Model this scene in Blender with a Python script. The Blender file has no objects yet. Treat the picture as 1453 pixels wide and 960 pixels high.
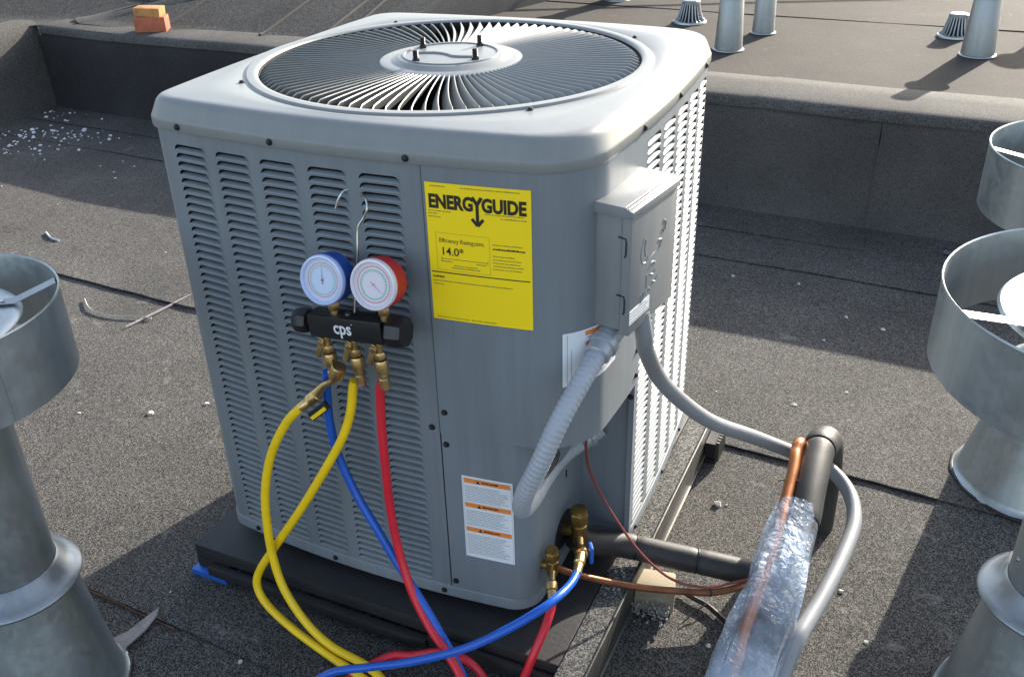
import bpy, bmesh, math, random
from mathutils import Vector, Matrix, noise
R = math.radians
random.seed(7)
scene = bpy.context.scene
col = scene.collection

# ---------------------------------------------------------------- camera, sky, sun, exposure
cam_d = bpy.data.cameras.new('camera'); cam = bpy.data.objects.new('camera', cam_d); col.objects.link(cam)
cam_d.sensor_width = 36.0; cam_d.lens = 33.61; cam_d.clip_start = 0.02; cam_d.clip_end = 500
YAW, PITCH, ROLL = -0.4233, 0.5068, -0.0294
dv = Vector((math.sin(YAW)*math.cos(PITCH), math.cos(YAW)*math.cos(PITCH), -math.sin(PITCH)))
rt = Vector((math.cos(YAW), -math.sin(YAW), 0)); up = rt.cross(dv)
r2 = rt*math.cos(ROLL)+up*math.sin(ROLL); u2 = up*math.cos(ROLL)-rt*math.sin(ROLL)
cam.matrix_world = Matrix(((r2.x, u2.x, -dv.x, 0.9455), (r2.y, u2.y, -dv.y, -1.8524), (r2.z, u2.z, -dv.z, 1.5125), (0, 0, 0, 1)))
scene.camera = cam

SUN_AZ, SUN_EL = R(74), R(21.8)           # azimuth from +X towards +Y
wd = bpy.data.worlds.new('World'); scene.world = wd; wd.use_nodes = True
nt = wd.node_tree; sky = nt.nodes.new('ShaderNodeTexSky'); sky.sky_type = 'NISHITA'; sky.sun_disc = False
sky.sun_elevation = SUN_EL; sky.sun_rotation = math.pi/2-SUN_AZ; sky.air_density = 1.0; sky.dust_density = 1.6; sky.ozone_density = 0.8
hs = nt.nodes.new('ShaderNodeHueSaturation'); hs.inputs['Saturation'].default_value = 0.76; nt.links.new(sky.outputs[0], hs.inputs['Color'])
nt.links.new(hs.outputs[0], nt.nodes['Background'].inputs[0]); nt.nodes['Background'].inputs[1].default_value = 0.112
sd = bpy.data.lights.new('sun', 'SUN'); sd.energy = 3.5; sd.angle = R(0.53); sd.color = (1.0, 0.92, 0.80)
sun = bpy.data.objects.new('sun', sd); col.objects.link(sun)
sv = Vector((math.cos(SUN_AZ)*math.cos(SUN_EL), math.sin(SUN_AZ)*math.cos(SUN_EL), math.sin(SUN_EL)))
sun.rotation_euler = sv.to_track_quat('Z', 'Y').to_euler(); sun.location = sv*20
vs = scene.view_settings; vs.view_transform = 'Standard'; vs.look = 'None'; vs.exposure = 1.78; vs.gamma = 1.0; vs.use_curve_mapping = False

# ---------------------------------------------------------------- materials
MATS = {}
def weather(m, streak=0.10, wave=0.12, dust=0.25):
    n = m.node_tree.nodes; l = m.node_tree.links; b = n['Principled BSDF']; g = n.new('ShaderNodeNewGeometry')
    mp = n.new('ShaderNodeMapping'); mp.inputs['Scale'].default_value = (38, 38, 1.6); l.new(g.outputs['Position'], mp.inputs['Vector'])
    t = n.new('ShaderNodeTexNoise'); t.inputs['Scale'].default_value = 1; t.inputs['Detail'].default_value = 6; t.inputs['Roughness'].default_value = 0.7; l.new(mp.outputs[0], t.inputs['Vector'])
    mr = n.new('ShaderNodeMapRange'); mr.inputs[1].default_value = 0.35; mr.inputs[2].default_value = 0.75; mr.inputs[3].default_value = 1-streak*0.6; mr.inputs[4].default_value = 1+streak; l.new(t.outputs[0], mr.inputs[0])
    src = b.inputs['Base Color'].links[0].from_socket
    mx = n.new('ShaderNodeMix'); mx.data_type = 'RGBA'; mx.blend_type = 'MULTIPLY'; mx.inputs[0].default_value = 1; l.new(src, mx.inputs[6]); l.new(mr.outputs[0], mx.inputs[7])
    d = n.new('ShaderNodeTexNoise'); d.inputs['Scale'].default_value = 55; d.inputs['Detail'].default_value = 8; d.inputs['Roughness'].default_value = 0.8; l.new(g.outputs['Position'], d.inputs['Vector'])
    dr = n.new('ShaderNodeMapRange'); dr.inputs[1].default_value = 0.60; dr.inputs[2].default_value = 0.80; dr.inputs[3].default_value = 0; dr.inputs[4].default_value = dust; l.new(d.outputs[0], dr.inputs[0])
    m2 = n.new('ShaderNodeMix'); m2.data_type = 'RGBA'; l.new(dr.outputs[0], m2.inputs[0]); l.new(mx.outputs[2], m2.inputs[6]); m2.inputs[7].default_value = (0.30, 0.28, 0.25, 1); l.new(m2.outputs[2], b.inputs['Base Color'])
    w = n.new('ShaderNodeTexNoise'); w.inputs['Scale'].default_value = 4.5; w.inputs['Detail'].default_value = 2; l.new(g.outputs['Position'], w.inputs['Vector'])
    bp = n.new('ShaderNodeBump'); bp.inputs['Strength'].default_value = wave; bp.inputs['Distance'].default_value = 0.02; l.new(w.outputs[0], bp.inputs['Height'])
    if b.inputs['Normal'].links: l.new(b.inputs['Normal'].links[0].from_socket, bp.inputs['Normal'])
    l.new(bp.outputs[0], b.inputs['Normal'])
def mat(name, base, rough=0.5, metal=0.0, spec=0.5, coat=0.0, bump=None, vary=None, trans=0.0):
    m = bpy.data.materials.new(name); m.use_nodes = True; n = m.node_tree.nodes; l = m.node_tree.links
    b = n['Principled BSDF']; b.inputs['Base Color'].default_value = (*base, 1); b.inputs['Roughness'].default_value = rough
    b.inputs['Metallic'].default_value = metal; b.inputs['Specular IOR Level'].default_value = spec
    b.inputs['Coat Weight'].default_value = coat; b.inputs['Transmission Weight'].default_value = trans
    if bump or vary:
        g = n.new('ShaderNodeNewGeometry')
    if vary:                                   # (scale, amount)  slow colour and gloss variation
        t = n.new('ShaderNodeTexNoise'); t.inputs['Scale'].default_value = vary[0]; t.inputs['Detail'].default_value = 6; t.inputs['Roughness'].default_value = 0.65
        l.new(g.outputs['Position'], t.inputs['Vector'])
        mr = n.new('ShaderNodeMapRange'); mr.inputs[1].default_value = 0.3; mr.inputs[2].default_value = 0.7
        mr.inputs[3].default_value = 1-vary[1]; mr.inputs[4].default_value = 1+vary[1]; l.new(t.outputs[0], mr.inputs[0])
        mx = n.new('ShaderNodeMix'); mx.data_type = 'RGBA'; mx.blend_type = 'MULTIPLY'; mx.inputs[0].default_value = 1
        mx.inputs[6].default_value = (*base, 1); l.new(mr.outputs[0], mx.inputs[7]); l.new(mx.outputs[2], b.inputs['Base Color'])
        m2 = n.new('ShaderNodeMath'); m2.operation = 'MULTIPLY_ADD'; m2.inputs[1].default_value = 0.25; m2.inputs[2].default_value = rough-0.12
        l.new(t.outputs[0], m2.inputs[0]); l.new(m2.outputs[0], b.inputs['Roughness'])
    if bump:                                   # (scale, strength)
        t = n.new('ShaderNodeTexNoise'); t.inputs['Scale'].default_value = bump[0]; t.inputs['Detail'].default_value = 3
        l.new(g.outputs['Position'], t.inputs['Vector'])
        bp = n.new('ShaderNodeBump'); bp.inputs['Strength'].default_value = bump[1]; bp.inputs['Distance'].default_value = 0.002
        l.new(t.outputs[0], bp.inputs['Height']); l.new(bp.outputs[0], b.inputs['Normal'])
    MATS[name] = m
    return m

def granule_mat(name, dark, light, size=230.0, contrast=1.0, stain=(0.16, 0.15, 0.14), stain_amt=0.5, scuff=0.5):
    """mineral-surfaced roofing membrane: random light and dark granules, blotches and pale scuffs"""
    m = bpy.data.materials.new(name); m.use_nodes = True; n = m.node_tree.nodes; l = m.node_tree.links
    b = n['Principled BSDF']; b.inputs['Roughness'].default_value = 0.9; b.inputs['Specular IOR Level'].default_value = 0.25
    g = n.new('ShaderNodeNewGeometry')
    v = n.new('ShaderNodeTexVoronoi'); v.inputs['Scale'].default_value = size; l.new(g.outputs['Position'], v.inputs['Vector'])
    sp = n.new('ShaderNodeSeparateColor'); l.new(v.outputs['Color'], sp.inputs[0])
    fine = n.new('ShaderNodeTexNoise'); fine.inputs['Scale'].default_value = 120; fine.inputs['Detail'].default_value = 4; l.new(g.outputs['Position'], fine.inputs['Vector'])
    ad = n.new('ShaderNodeMath'); ad.operation = 'MULTIPLY_ADD'; ad.inputs[1].default_value = 0.62; l.new(sp.outputs[0], ad.inputs[0])
    m3 = n.new('ShaderNodeMath'); m3.operation = 'MULTIPLY'; m3.inputs[1].default_value = 0.5; l.new(fine.outputs[0], m3.inputs[0]); l.new(m3.outputs[0], ad.inputs[2])
    cr = n.new('ShaderNodeValToRGB'); e = cr.color_ramp.elements
    e[0].position = 0.22; e[0].color = (*[c*0.45 for c in dark], 1); e[1].position = 0.86; e[1].color = (*light, 1)
    k = e.new(0.5); k.color = (*dark, 1); k = e.new(0.70); k.color = (*[(a+c)/2 for a, c in zip(dark, light)], 1)
    l.new(ad.outputs[0], cr.inputs[0])
    big = n.new('ShaderNodeTexNoise'); big.inputs['Scale'].default_value = 2.3; big.inputs['Detail'].default_value = 7; big.inputs['Roughness'].default_value = 0.62
    l.new(g.outputs['Position'], big.inputs['Vector'])
    mr = n.new('ShaderNodeMapRange'); mr.inputs[1].default_value = 0.32; mr.inputs[2].default_value = 0.7; mr.inputs[3].default_value = 0.82; mr.inputs[4].default_value = 1.2
    l.new(big.outputs[0], mr.inputs[0])
    mx = n.new('ShaderNodeMix'); mx.data_type = 'RGBA'; mx.blend_type = 'MULTIPLY'; mx.inputs[0].default_value = 1
    l.new(cr.outputs[0], mx.inputs[6]); l.new(mr.outputs[0], mx.inputs[7])
    # pale dusty scuffs
    sc = n.new('ShaderNodeTexNoise'); sc.inputs['Scale'].default_value = 5.5; sc.inputs['Detail'].default_value = 9; sc.inputs['Roughness'].default_value = 0.72; sc.inputs['Distortion'].default_value = 1.6
    l.new(g.outputs['Position'], sc.inputs['Vector'])
    s2 = n.new('ShaderNodeMapRange'); s2.inputs[1].default_value = 0.60; s2.inputs[2].default_value = 0.78; s2.inputs[3].default_value = 0; s2.inputs[4].default_value = scuff
    l.new(sc.outputs[0], s2.inputs[0])
    m4 = n.new('ShaderNodeMix'); m4.data_type = 'RGBA'; l.new(s2.outputs[0], m4.inputs[0]); l.new(mx.outputs[2], m4.inputs[6]); m4.inputs[7].default_value = (0.30, 0.285, 0.26, 1)
    # dark, damp-looking stains with their own outline
    st = n.new('ShaderNodeTexNoise'); st.inputs['Scale'].default_value = 1.1; st.inputs['Detail'].default_value = 8; st.inputs['Roughness'].default_value = 0.6
    l.new(g.outputs['Position'], st.inputs['Vector'])
    s3 = n.new('ShaderNodeMapRange'); s3.inputs[1].default_value = 0.56; s3.inputs[2].default_value = 0.72; s3.inputs[3].default_value = 0; s3.inputs[4].default_value = stain_amt
    l.new(st.outputs[0], s3.inputs[0])
    m5 = n.new('ShaderNodeMix'); m5.data_type = 'RGBA'; m5.blend_type = 'MULTIPLY'; l.new(s3.outputs[0], m5.inputs[0]); l.new(m4.outputs[2], m5.inputs[6]); m5.inputs[7].default_value = (0.72, 0.71, 0.70, 1)
    l.new(m5.outputs[2], b.inputs['Base Color'])
    bp = n.new('ShaderNodeBump'); bp.inputs['Strength'].default_value = 0.55*contrast; bp.inputs['Distance'].default_value = 0.0025
    l.new(ad.outputs[0], bp.inputs['Height']); l.new(bp.outputs[0], b.inputs['Normal'])
    MATS[name] = m
    return m

granule_mat('roof_low', (0.0305, 0.029, 0.027), (0.205, 0.194, 0.178), 540, 0.9, scuff=0.75)
granule_mat('roof_high', (0.043, 0.0378, 0.0325), (0.076, 0.067, 0.058), 300, 0.5, scuff=0.35, stain_amt=0.8)
granule_mat('roof_wall', (0.072, 0.069, 0.068), (0.10, 0.096, 0.093), 420, 0.5, scuff=0.15)
granule_mat('roof_wall_shaded', (0.030, 0.029, 0.031), (0.045, 0.043, 0.045), 420, 0.5, scuff=0.1)  # roof_wall darkened for the two left panels, deeper shade put into the colour
granule_mat('roof_grey', (0.062, 0.060, 0.056), (0.125, 0.120, 0.111), 330, 0.7, scuff=0.2)
granule_mat('roof_slope', (0.032, 0.031, 0.030), (0.090, 0.087, 0.082), 170, 0.9, scuff=0.15)
granule_mat('rail_grit', (0.06, 0.058, 0.055), (0.24, 0.235, 0.22), 380, 1.0, scuff=0.2)
mat('bitumen', (0.018, 0.016, 0.015), 0.6, bump=(60, 0.5))
mat('rust_gap', (0.12, 0.055, 0.03), 0.85, vary=(40, 0.5))
mat('paint', (0.180, 0.204, 0.224), 0.44, spec=0.4, bump=(420, 0.05), vary=(3.5, 0.05))
mat('paint_top_lit', (0.204, 0.215, 0.213), 0.38, spec=0.5, bump=(420, 0.05), vary=(3.0, 0.04))  # body paint lightened for cap and grille, sunlight put into the colour
mat('box_paint', (0.205, 0.214, 0.218), 0.42, bump=(500, 0.06), vary=(8, 0.05))
mat('dark_inside', (0.012, 0.012, 0.013), 0.8)
mat('coil', (0.03, 0.03, 0.032), 0.7, vary=(30, 0.4))
mat('screw', (0.02, 0.02, 0.022), 0.45, metal=0.3)
mat('black_rubber', (0.016, 0.016, 0.017), 0.6, bump=(160, 0.25), vary=(20, 0.25))
mat('black_plastic', (0.014, 0.014, 0.015), 0.38, bump=(300, 0.1))
mat('pad', (0.017, 0.017, 0.018), 0.62, bump=(90, 0.3), vary=(7, 0.35))
mat('foam', (0.034, 0.032, 0.03), 0.55, bump=(220, 0.2), vary=(14, 0.3))
mat('brass', (0.66, 0.47, 0.22), 0.36, metal=1.0, bump=(150, 0.15), vary=(45, 0.18))
mat('brass_old', (0.33, 0.215, 0.07), 0.38, metal=0.9, bump=(150, 0.2), vary=(35, 0.3))
mat('copper', (0.50, 0.20, 0.085), 0.33, metal=0.85, vary=(18, 0.22))
mat('copper_old', (0.24, 0.095, 0.045), 0.45, metal=0.6, vary=(25, 0.35))
mat('steel_bright', (0.5, 0.51, 0.52), 0.25, metal=1.0)
mat('yellow_hose', (0.94, 0.62, 0.008), 0.36, bump=(260, 0.12), vary=(20, 0.08))
mat('blue_hose', (0.010, 0.10, 0.50), 0.30, bump=(260, 0.1), vary=(20, 0.1))
mat('red_hose', (0.66, 0.018, 0.036), 0.32, bump=(260, 0.1), vary=(20, 0.1))
mat('blue_boot', (0.012, 0.075, 0.36), 0.42)
mat('red_boot', (0.50, 0.022, 0.022), 0.42)
mat('dial_blue', (0.58, 0.68, 0.88), 0.45); mat('dial_pink', (0.80, 0.72, 0.78), 0.45)
mat('dial_white', (0.72, 0.76, 0.84), 0.45)
mat('bezel_clear', (0.48, 0.57, 0.84), 0.16, coat=0.6)
mat('bezel_pink', (0.68, 0.66, 0.72), 0.16, coat=0.6)
mat('ink_red', (0.70, 0.25, 0.28), 0.5); mat('ink_green', (0.25, 0.55, 0.42), 0.5); mat('ink_blue', (0.2, 0.32, 0.62), 0.5)
mat('ink_black', (0.02, 0.018, 0.012), 0.5); mat('ink_grey', (0.32, 0.32, 0.33), 0.6); mat('ink_orange', (0.78, 0.24, 0.05), 0.5); mat('ink_olive', (0.30, 0.26, 0.03), 0.6)
mat('label_yellow', (0.97, 0.70, 0.004), 0.45)
mat('label_white', (0.74, 0.77, 0.80), 0.4)
mat('letter_white', (0.72, 0.74, 0.76), 0.4)
mat('pvc_smooth', (0.225, 0.235, 0.25), 0.42, bump=(200, 0.08), vary=(9, 0.12))
mat('pvc_grey', (0.36, 0.385, 0.425), 0.40, bump=(200, 0.08), vary=(9, 0.1))
mat('fitting_grey', (0.36, 0.385, 0.42), 0.38, metal=0.35, vary=(30, 0.1))
mat('brick_red', (0.42, 0.125, 0.065), 0.85, bump=(90, 0.5), vary=(24, 0.25))
mat('brick_buff', (0.46, 0.22, 0.075), 0.85, bump=(90, 0.6), vary=(24, 0.35))
mat('wood', (0.27, 0.225, 0.155), 0.8, bump=(60, 0.4), vary=(22, 0.2))
mat('fluff', (0.30, 0.29, 0.27), 0.95, vary=(60, 0.5))
mat('chip_white', (0.66, 0.67, 0.70), 0.7)
mat('pebble', (0.48, 0.45, 0.40), 0.85, vary=(50, 0.3))
mat('scrap', (0.30, 0.265, 0.25), 0.8, bump=(120, 0.5), vary=(30, 0.3))
mat('blue_plastic', (0.02, 0.12, 0.52), 0.4)
mat('wire_red', (0.22, 0.045, 0.035), 0.45)
mat('rail_steel', (0.12, 0.118, 0.11), 0.46, metal=0.75, bump=(80, 0.25), vary=(14, 0.3))

def galv(name, base, rough):
    m = mat(name, base, rough, metal=0.82); n = m.node_tree.nodes; l = m.node_tree.links; b = n['Principled BSDF']
    g = n.new('ShaderNodeNewGeometry'); v = n.new('ShaderNodeTexVoronoi'); v.inputs['Scale'].default_value = 70; l.new(g.outputs['Position'], v.inputs['Vector'])
    s = n.new('ShaderNodeSeparateColor'); l.new(v.outputs['Color'], s.inputs[0])
    t = n.new('ShaderNodeTexNoise'); t.inputs['Scale'].default_value = 6; t.inputs['Detail'].default_value = 8; t.inputs['Roughness'].default_value = 0.7; l.new(g.outputs['Position'], t.inputs['Vector'])
    ad = n.new('ShaderNodeMath'); ad.operation = 'MULTIPLY_ADD'; ad.inputs[1].default_value = 0.16; l.new(s.outputs[0], ad.inputs[0]); l.new(t.outputs[0], ad.inputs[2])
    mr = n.new('ShaderNodeMapRange'); mr.inputs[1].default_value = 0.35; mr.inputs[2].default_value = 0.85; mr.inputs[3].default_value = 0.86; mr.inputs[4].default_value = 1.10; l.new(ad.outputs[0], mr.inputs[0])
    mx = n.new('ShaderNodeMix'); mx.data_type = 'RGBA'; mx.blend_type = 'MULTIPLY'; mx.inputs[0].default_value = 1; mx.inputs[6].default_value = (*base, 1)
    l.new(mr.outputs[0], mx.inputs[7]); l.new(mx.outputs[2], b.inputs['Base Color'])
    m2 = n.new('ShaderNodeMapRange'); m2.inputs[1].default_value = 0.3; m2.inputs[2].default_value = 0.9; m2.inputs[3].default_value = rough-0.1; m2.inputs[4].default_value = rough+0.14; l.new(ad.outputs[0], m2.inputs[0]); l.new(m2.outputs[0], b.inputs['Roughness'])
galv('galv', (0.40, 0.445, 0.46), 0.40)
galv('galv_bright', (0.34, 0.362, 0.375), 0.42)

for k_, a_ in (('paint', (0.12, 0.10, 0.22)), ('paint_top_lit', (0.07, 0.10, 0.22)), ('box_paint', (0.12, 0.10, 0.2)), ('galv', (0.14, 0.10, 0.2)), ('galv_bright', (0.10, 0.12, 0.15))): weather(MATS[k_], *a_)
def film_mat():
    m = bpy.data.materials.new('film'); m.use_nodes = True; n = m.node_tree.nodes; l = m.node_tree.links
    b = n['Principled BSDF']; b.inputs['Base Color'].default_value = (0.60, 0.71, 0.86, 1); b.inputs['Roughness'].default_value = 0.07; b.inputs['Coat Weight'].default_value = 0.7; b.inputs['Coat Roughness'].default_value = 0.06
    b.inputs['Subsurface Weight'].default_value = 0.0
    tr = n.new('ShaderNodeBsdfTransparent'); tr.inputs[0].default_value = (0.93, 0.96, 1, 1)
    g = n.new('ShaderNodeNewGeometry'); t = n.new('ShaderNodeTexNoise'); t.inputs['Scale'].default_value = 9; t.inputs['Detail'].default_value = 5; l.new(g.outputs['Position'], t.inputs['Vector'])
    mr = n.new('ShaderNodeMapRange'); mr.inputs[1].default_value = 0.35; mr.inputs[2].default_value = 0.68; mr.inputs[3].default_value = 0.12; mr.inputs[4].default_value = 0.62; l.new(t.outputs[0], mr.inputs[0])
    w = n.new('ShaderNodeTexNoise'); w.inputs['Scale'].default_value = 38; w.inputs['Detail'].default_value = 3; w.inputs['Distortion'].default_value = 1.8; l.new(g.outputs['Position'], w.inputs['Vector'])
    bp = n.new('ShaderNodeBump'); bp.inputs['Strength'].default_value = 1.0; bp.inputs['Distance'].default_value = 0.008; l.new(w.outputs[0], bp.inputs['Height']); l.new(bp.outputs[0], b.inputs['Normal']); l.new(bp.outputs[0], b.inputs['Coat Normal'])
    mx = n.new('ShaderNodeMixShader'); l.new(mr.outputs[0], mx.inputs[0]); l.new(tr.outputs[0], mx.inputs[1]); l.new(b.outputs[0], mx.inputs[2])
    l.new(mx.outputs[0], n['Material Output'].inputs[0]); MATS['film'] = m
film_mat()
def clear_mat():
    m = bpy.data.materials.new('lens'); m.use_nodes = True; n = m.node_tree.nodes; l = m.node_tree.links
    b = n['Principled BSDF']; b.inputs['Roughness'].default_value = 0.08; b.inputs['Base Color'].default_value = (0.8, 0.85, 0.95, 1)
    tr = n.new('ShaderNodeBsdfTransparent'); mx = n.new('ShaderNodeMixShader'); mx.inputs[0].default_value = 0.24
    l.new(tr.outputs[0], mx.inputs[1]); l.new(b.outputs[0], mx.inputs[2]); l.new(mx.outputs[0], n['Material Output'].inputs[0]); MATS['lens'] = m
clear_mat()

# ---------------------------------------------------------------- helpers
class MB:
    def __init__(s): s.v = []; s.f = []
    def add(s, v, f):
        o = len(s.v); s.v += [tuple(p) for p in v]; s.f += [tuple(i+o for i in q) for q in f]; return s
    def box(s, x0, x1, y0, y1, z0, z1, M=None):
        v = [(x, y, z) for z in (z0, z1) for x, y in ((x0, y0), (x1, y0), (x1, y1), (x0, y1))]
        if M: v = [tuple(M @ Vector(p)) for p in v]
        return s.add(v, [(3, 2, 1, 0), (4, 5, 6, 7), (0, 1, 5, 4), (1, 2, 6, 5), (2, 3, 7, 6), (3, 0, 4, 7)])
    def lathe(s, prof, seg=32, M=None, caps=False):
        v = []; f = []; n = len(prof)
        for i in range(seg):
            a = 2*math.pi*i/seg
            for r, z in prof: v.append((r*math.cos(a), r*math.sin(a), z))
        for i in range(seg):
            j = (i+1) % seg
            for k in range(n-1): f.append((i*n+k, j*n+k, j*n+k+1, i*n+k+1))
        if caps:
            f.append(tuple(i*n+n-1 for i in range(seg))); f.append(tuple(i*n for i in range(seg))[::-1])
        if M: v = [tuple(M @ Vector(p)) for p in v]
        return s.add(v, f)
    def tube(s, pts, r, seg=12, caps=True, squash=None):
        pts = [Vector(p) for p in pts]; n = len(pts); rr = r if isinstance(r, (list, tuple)) else [r]*n
        t0 = (pts[1]-pts[0]).normalized(); a = Vector((0, 0, 1)) if abs(t0.z) < 0.9 else Vector((1, 0, 0)); nrm = (a-t0*a.dot(t0)).normalized()
        v = []; f = []
        for i, p in enumerate(pts):
            t = (pts[min(i+1, n-1)]-pts[max(i-1, 0)]).normalized(); nrm = (nrm-t*nrm.dot(t)).normalized(); b = t.cross(nrm)
            for k in range(seg):
                q = 2*math.pi*k/seg; c = math.cos(q); d = math.sin(q)
                if squash: d *= squash
                v.append(p+(nrm*c+b*d)*rr[i])
        for i in range(n-1):
            for k in range(seg):
                k2 = (k+1) % seg; f.append((i*seg+k, i*seg+k2, (i+1)*seg+k2, (i+1)*seg+k))
        if caps: f.append(tuple(range(seg))[::-1]); f.append(tuple((n-1)*seg+k for k in range(seg)))
        return s.add(v, f)
    def build(s, name, m, parent=None, angle=38, bevel=0, seg=2):
        me = bpy.data.meshes.new(name); me.from_pydata(s.v, [], s.f)
        if bevel:
            bm = bmesh.new(); bm.from_mesh(me)
            es = [e for e in bm.edges if len(e.link_faces) == 2 and e.calc_face_angle(0) > 0.6]
            bmesh.ops.bevel(bm, geom=es, offset=bevel, segments=seg, profile=0.6, affect='EDGES', clamp_overlap=True); bm.to_mesh(me); bm.free()
        me.materials.append(MATS[m]); me.shade_smooth()
        try: me.set_sharp_from_angle(angle=R(angle))
        except Exception: pass
        o = bpy.data.objects.new(name, me); col.objects.link(o); o.parent = parent
        return o
def inst(name, me, parent, M):
    o = bpy.data.objects.new(name, me); col.objects.link(o); o.parent = parent; o.matrix_local = M; return o
def empty(name, loc=(0, 0, 0), parent=None, rz=0):
    o = bpy.data.objects.new(name, None); col.objects.link(o); o.location = loc; o.rotation_euler.z = rz; o.parent = parent; o.empty_display_size = 0.1; return o
def tag(o, label=None, cat=None, group=None, kind=None):
    if label: o['label'] = label
    if cat: o['category'] = cat
    if group: o['group'] = group
    if kind: o['kind'] = kind
    return o
def spline(pts, per=8):
    p = [Vector(q) for q in pts]; p = [p[0]*2-p[1]]+p+[p[-1]*2-p[-2]]; out = []
    for i in range(1, len(p)-2):
        a, b, c, d = p[i-1:i+3]
        for k in range(per):
            t = k/per; out.append(0.5*((2*b)+(c-a)*t+(2*a-5*b+4*c-d)*t*t+(3*b-a-3*c+d)*t**3))
    out.append(p[-2]); return out
def even(p, step):
    out = [p[0]]; acc = 0.0
    for a, b in zip(p[:-1], p[1:]):
        L = (b-a).length; d = step-acc
        while d <= L: out.append(a.lerp(b, d/L)); d += step
        acc = L-(d-step)
    return out
def frame_to(p, d, upv=(0, 0, 1)):
    """matrix with local +Z along d"""
    d = Vector(d).normalized(); return Matrix.Translation(Vector(p)) @ d.to_track_quat('Z', 'Y').to_matrix().to_4x4()
def text_mesh(s, size, bold=0.0, sx=1.0, align='LEFT'):
    c = bpy.data.curves.new('t', 'FONT'); c.body = s; c.size = size; c.offset = bold*size; c.align_x = align; c.resolution_u = 3
    o = bpy.data.objects.new('t', c); col.objects.link(o); dg = bpy.context.evaluated_depsgraph_get()
    me = bpy.data.meshes.new_from_object(o.evaluated_get(dg)); v = [(q.co.x*sx, q.co.y) for q in me.vertices]; f = [tuple(p.vertices) for p in me.polygons]
    bpy.data.objects.remove(o); bpy.data.curves.remove(c); bpy.data.meshes.remove(me); return v, f

# ---------------------------------------------------------------- the roof
ZG = -0.12                                  # lower roof
WA = R(-4.07); wdir = Vector((math.cos(WA), math.sin(WA))); wn = Vector((-wdir.y, wdir.x)); W0 = Vector((-4.31, 2.682))
def rp(a, b, z): p = W0+wdir*a+wn*b; return (p.x, p.y, z)        # along the step wall, behind it, height
def sheet(name, a0, a1, b0, b1, z, m, parent, na=30, nb=8, lap=0.0, th=0.004, wob=0.006, seed=0):
    """one strip of roofing: a thin slab with a slightly wavy lap edge and soft undulation"""
    mb = MB(); v = []; f = []
    for j in range(nb+1):
        for i in range(na+1):
            a = a0+(a1-a0)*i/na; b = b0+(b1-b0)*j/nb
            if j == 0: b += wob*noise.noise((a*3.1, seed*7.3, 0))+wob*0.6*noise.noise((a*11, seed*3.3, 4))
            zz = z+0.004*noise.noise((a*0.9, b*1.3, seed))+0.0015*noise.noise((a*5, b*5, seed))+(lap*(1-j/nb) if lap else 0)
            v.append(rp(a, b, zz))
    for j in range(nb):
        for i in range(na): p = j*(na+1)+i; f.append((p, p+1, p+na+2, p+na+1))
    o = len(v); v += [(x, y, zz-th) for x, y, zz in v[:na+1]]            # exposed lap edge
    for i in range(na): f.append((o+i, o+i+1, i+1, i))
    return mb.add(v, f).build(name, m, parent, angle=50)
lower = MB().add([(-4.31, -12, ZG-0.03), (30, -12, ZG-0.03), (30, 3, ZG-0.03), (-4.31, 3, ZG-0.03)], [(0, 1, 2, 3)]).build('lower_roof', 'bitumen'); tag(lower, kind='structure')
edges = [-14, -7, -5.6, -4.35, -3.105, -1.862, -0.60, -0.30, 0.001]        # lap lines, parallel to the step wall
for i in range(len(edges)-1):
    b0, b1 = edges[i], edges[i+1]
    sheet('membrane_sheet', -0.02, 34, b0, b1+0.03, ZG-0.004, 'roof_low', lower, na=170, nb=6, lap=0.006, seed=i+1)
for b, a0, a1 in ((-3.105, 2.8, 4.1), (-1.862, 4.7, 5.6), (-1.862, 1.5, 3.4)):                          # lifted laps with rusty dirt packed in the joint
    mb = MB(); pts = [rp(a0+(a1-a0)*i/60, b-0.004+0.006*noise.noise(((a0+(a1-a0)*i/60)*3.1, 0, b)) + 0.006*noise.noise((i*0.23, b, 2)), ZG+0.0015) for i in range(61)]
    mb.tube(pts, [0.0032+0.0032*max(0, noise.noise((i*0.19, b, 7))) for i in range(61)], 6, squash=0.6).build('lap_bead', 'rust_gap' if b < -3 else 'bitumen', lower)

ZU = 0.365
upper = MB().add([rp(2.1, 0.1, ZU-0.03), rp(40, 0.1, ZU-0.03), rp(40, 60, ZU-0.03), rp(2.1, 60, ZU-0.03)], [(0, 1, 2, 3)]).build('upper_roof', 'bitumen'); tag(upper, kind='structure')
ue = [0.4, 1.92, 3.1, 4.3, 5.5, 6.0, 7.1, 8.3, 60]
for i in range(len(ue)-1): sheet('membrane_sheet', 2.12, 38, ue[i], ue[i+1]+0.03, ZU-0.004, 'roof_high', upper, na=130, nb=5, lap=0.006, seed=20+i, wob=0.012)

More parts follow.
